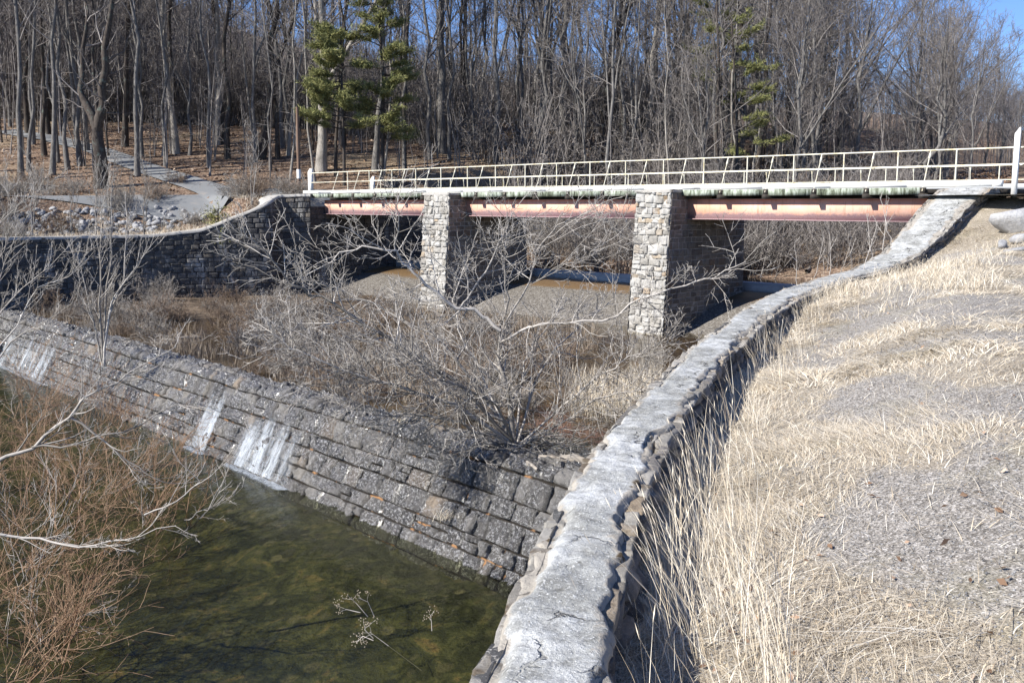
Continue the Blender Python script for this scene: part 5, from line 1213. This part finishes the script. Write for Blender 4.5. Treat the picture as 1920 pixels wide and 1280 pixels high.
# leaves
def leaves(name, P, size, seed, label):
    rs = np.random.RandomState(seed); n_ = len(P); a = norm(rs.normal(size=(n_, 3))*np.array([1, 1, .35])); b = norm(np.cross(a, rs.normal(size=(n_, 3))*.35+np.array([0, 0, 1.]))); s = size*rs.uniform(.5, 1.3, n_)[:, None]
    V = np.stack([P-a*s, P+b*s*.55, P+a*s, P-b*s*.55+np.array([0, 0, .3])*s], 1).reshape(-1, 3); o = link(name, mesh_np(name, V, np.arange(n_*4).reshape(-1, 4), None, False, {'rnd': np.repeat(rs.rand(n_), 4)}), M['leaf'])
    tag(o, label, 'leaves', kind='stuff')
px = rs.uniform(-60, 1900, 26000); D = 62+60*rs.rand(26000)**1.3; x = (px-960)*D/(F/cp); z = H(x, D); m = z > -5.5
s_, t_ = ST(x, D); m &= ~((t_ < 8) & (s_ > -2))
dl_, _ = WL.dist(x, D); m &= (dl_ > 9)|(s_ > 0)
leaves('leaf_litter', np.stack([x, D, z+.06], 1)[m], .13, 2, 'brown fallen leaves covering the forest floor')
P = bank_points(260, 0, 20, .2, 8, 5.0); leaves('fallen_leaves', P+np.array([0, 0, .03]), .030, 3, 'scattered curled brown leaves lying on the right bank')
P = bank_points(22000, 0, 26, .3, 14, 3.2); s_ = np.random.RandomState(5)
def pebbles(name, P, label):
    n_ = len(P); r = s_.uniform(.003, .011, n_)[:, None, None]; o6 = np.array([(1, 0, 0), (0, 1, 0), (-1, 0, 0), (0, -1, 0), (0, 0, .7), (0, 0, -.7)])*1.0
    V = P[:, None]+(o6[None]+s_.normal(0, .25, (n_, 6, 3)))*r; f = np.array([(0, 1, 4), (1, 2, 4), (2, 3, 4), (3, 0, 4), (1, 0, 5), (2, 1, 5), (3, 2, 5), (0, 3, 5)])
    o = link(name, mesh_np(name, V.reshape(-1, 3), None, (f[None]+np.arange(n_)[:, None, None]*6).reshape(-1, 3), False, {'rnd': np.repeat(s_.rand(n_), 6)}), M['rock']); tag(o, label, 'gravel', kind='stuff')
pebbles('gravel', P+np.array([0, 0, .012]), 'loose grey gravel on the right bank')
# fallen sticks on the far bank under the bridge
rg = random.Random(91)
for i in range(26):
    s = rg.uniform(14, 39); t = rg.uniform(11, 24); p = BP(s, t, 0); z = float(H(np.array([p[0]]), np.array([p[1]]))[0]); a = rg.uniform(0, 6.3); T = Tubes()
    c, _ = walk(rg, np.array([0, 0, .15]), nrm1(np.array([math.cos(a), math.sin(a), .12])), rg.uniform(2, 6), 6, 0, .1); T.add(c, rg.uniform(.05, .12), .02, 5, rnd=rg.random()); sprout(T, rg, c, .04, 3, 2, (5, 4), (.4, 1.1), .03, .18, .3, .5, .01)
    o = T.build('fallen_branch', M['bushb' if i % 3 == 0 else 'shrub']); o.location = (p[0], p[1], z)
    tag(o, ('pale ' if i % 3 == 0 else 'grey ')+('long' if i % 2 else 'short')+' fallen branch on the shaded bank seen under the '+('right' if s > p2b else 'middle')+' span'+(' near the water' if t < 17 else ' higher up'), 'branch', 'fallen branches beyond the bridge')
for k in range(150 if False else 34):
    px = rg.uniform(960, 1640); D = rg.uniform(62, 76); x = (px-960)*D/(F/cp); s, t = ST(x, D)
    if t < 10: continue
    o = shr[rg.randrange(6)].copy(); COL.objects.link(o); q = rg.uniform(1, 2.2); o.location = (x, D, float(H(np.array([x]), np.array([D]))[0])); o.scale = (q, q, q); o.rotation_euler.z = rg.uniform(0, 6)
    o['label'] = 'shaded leafless shrub on the bank seen under the '+('right' if px > 1260 else 'middle')+' span of the bridge'; o['group'] = 'shrubs beyond the bridge'
for o in list(scene.objects):
    if '_abs' in o: del o['_abs']
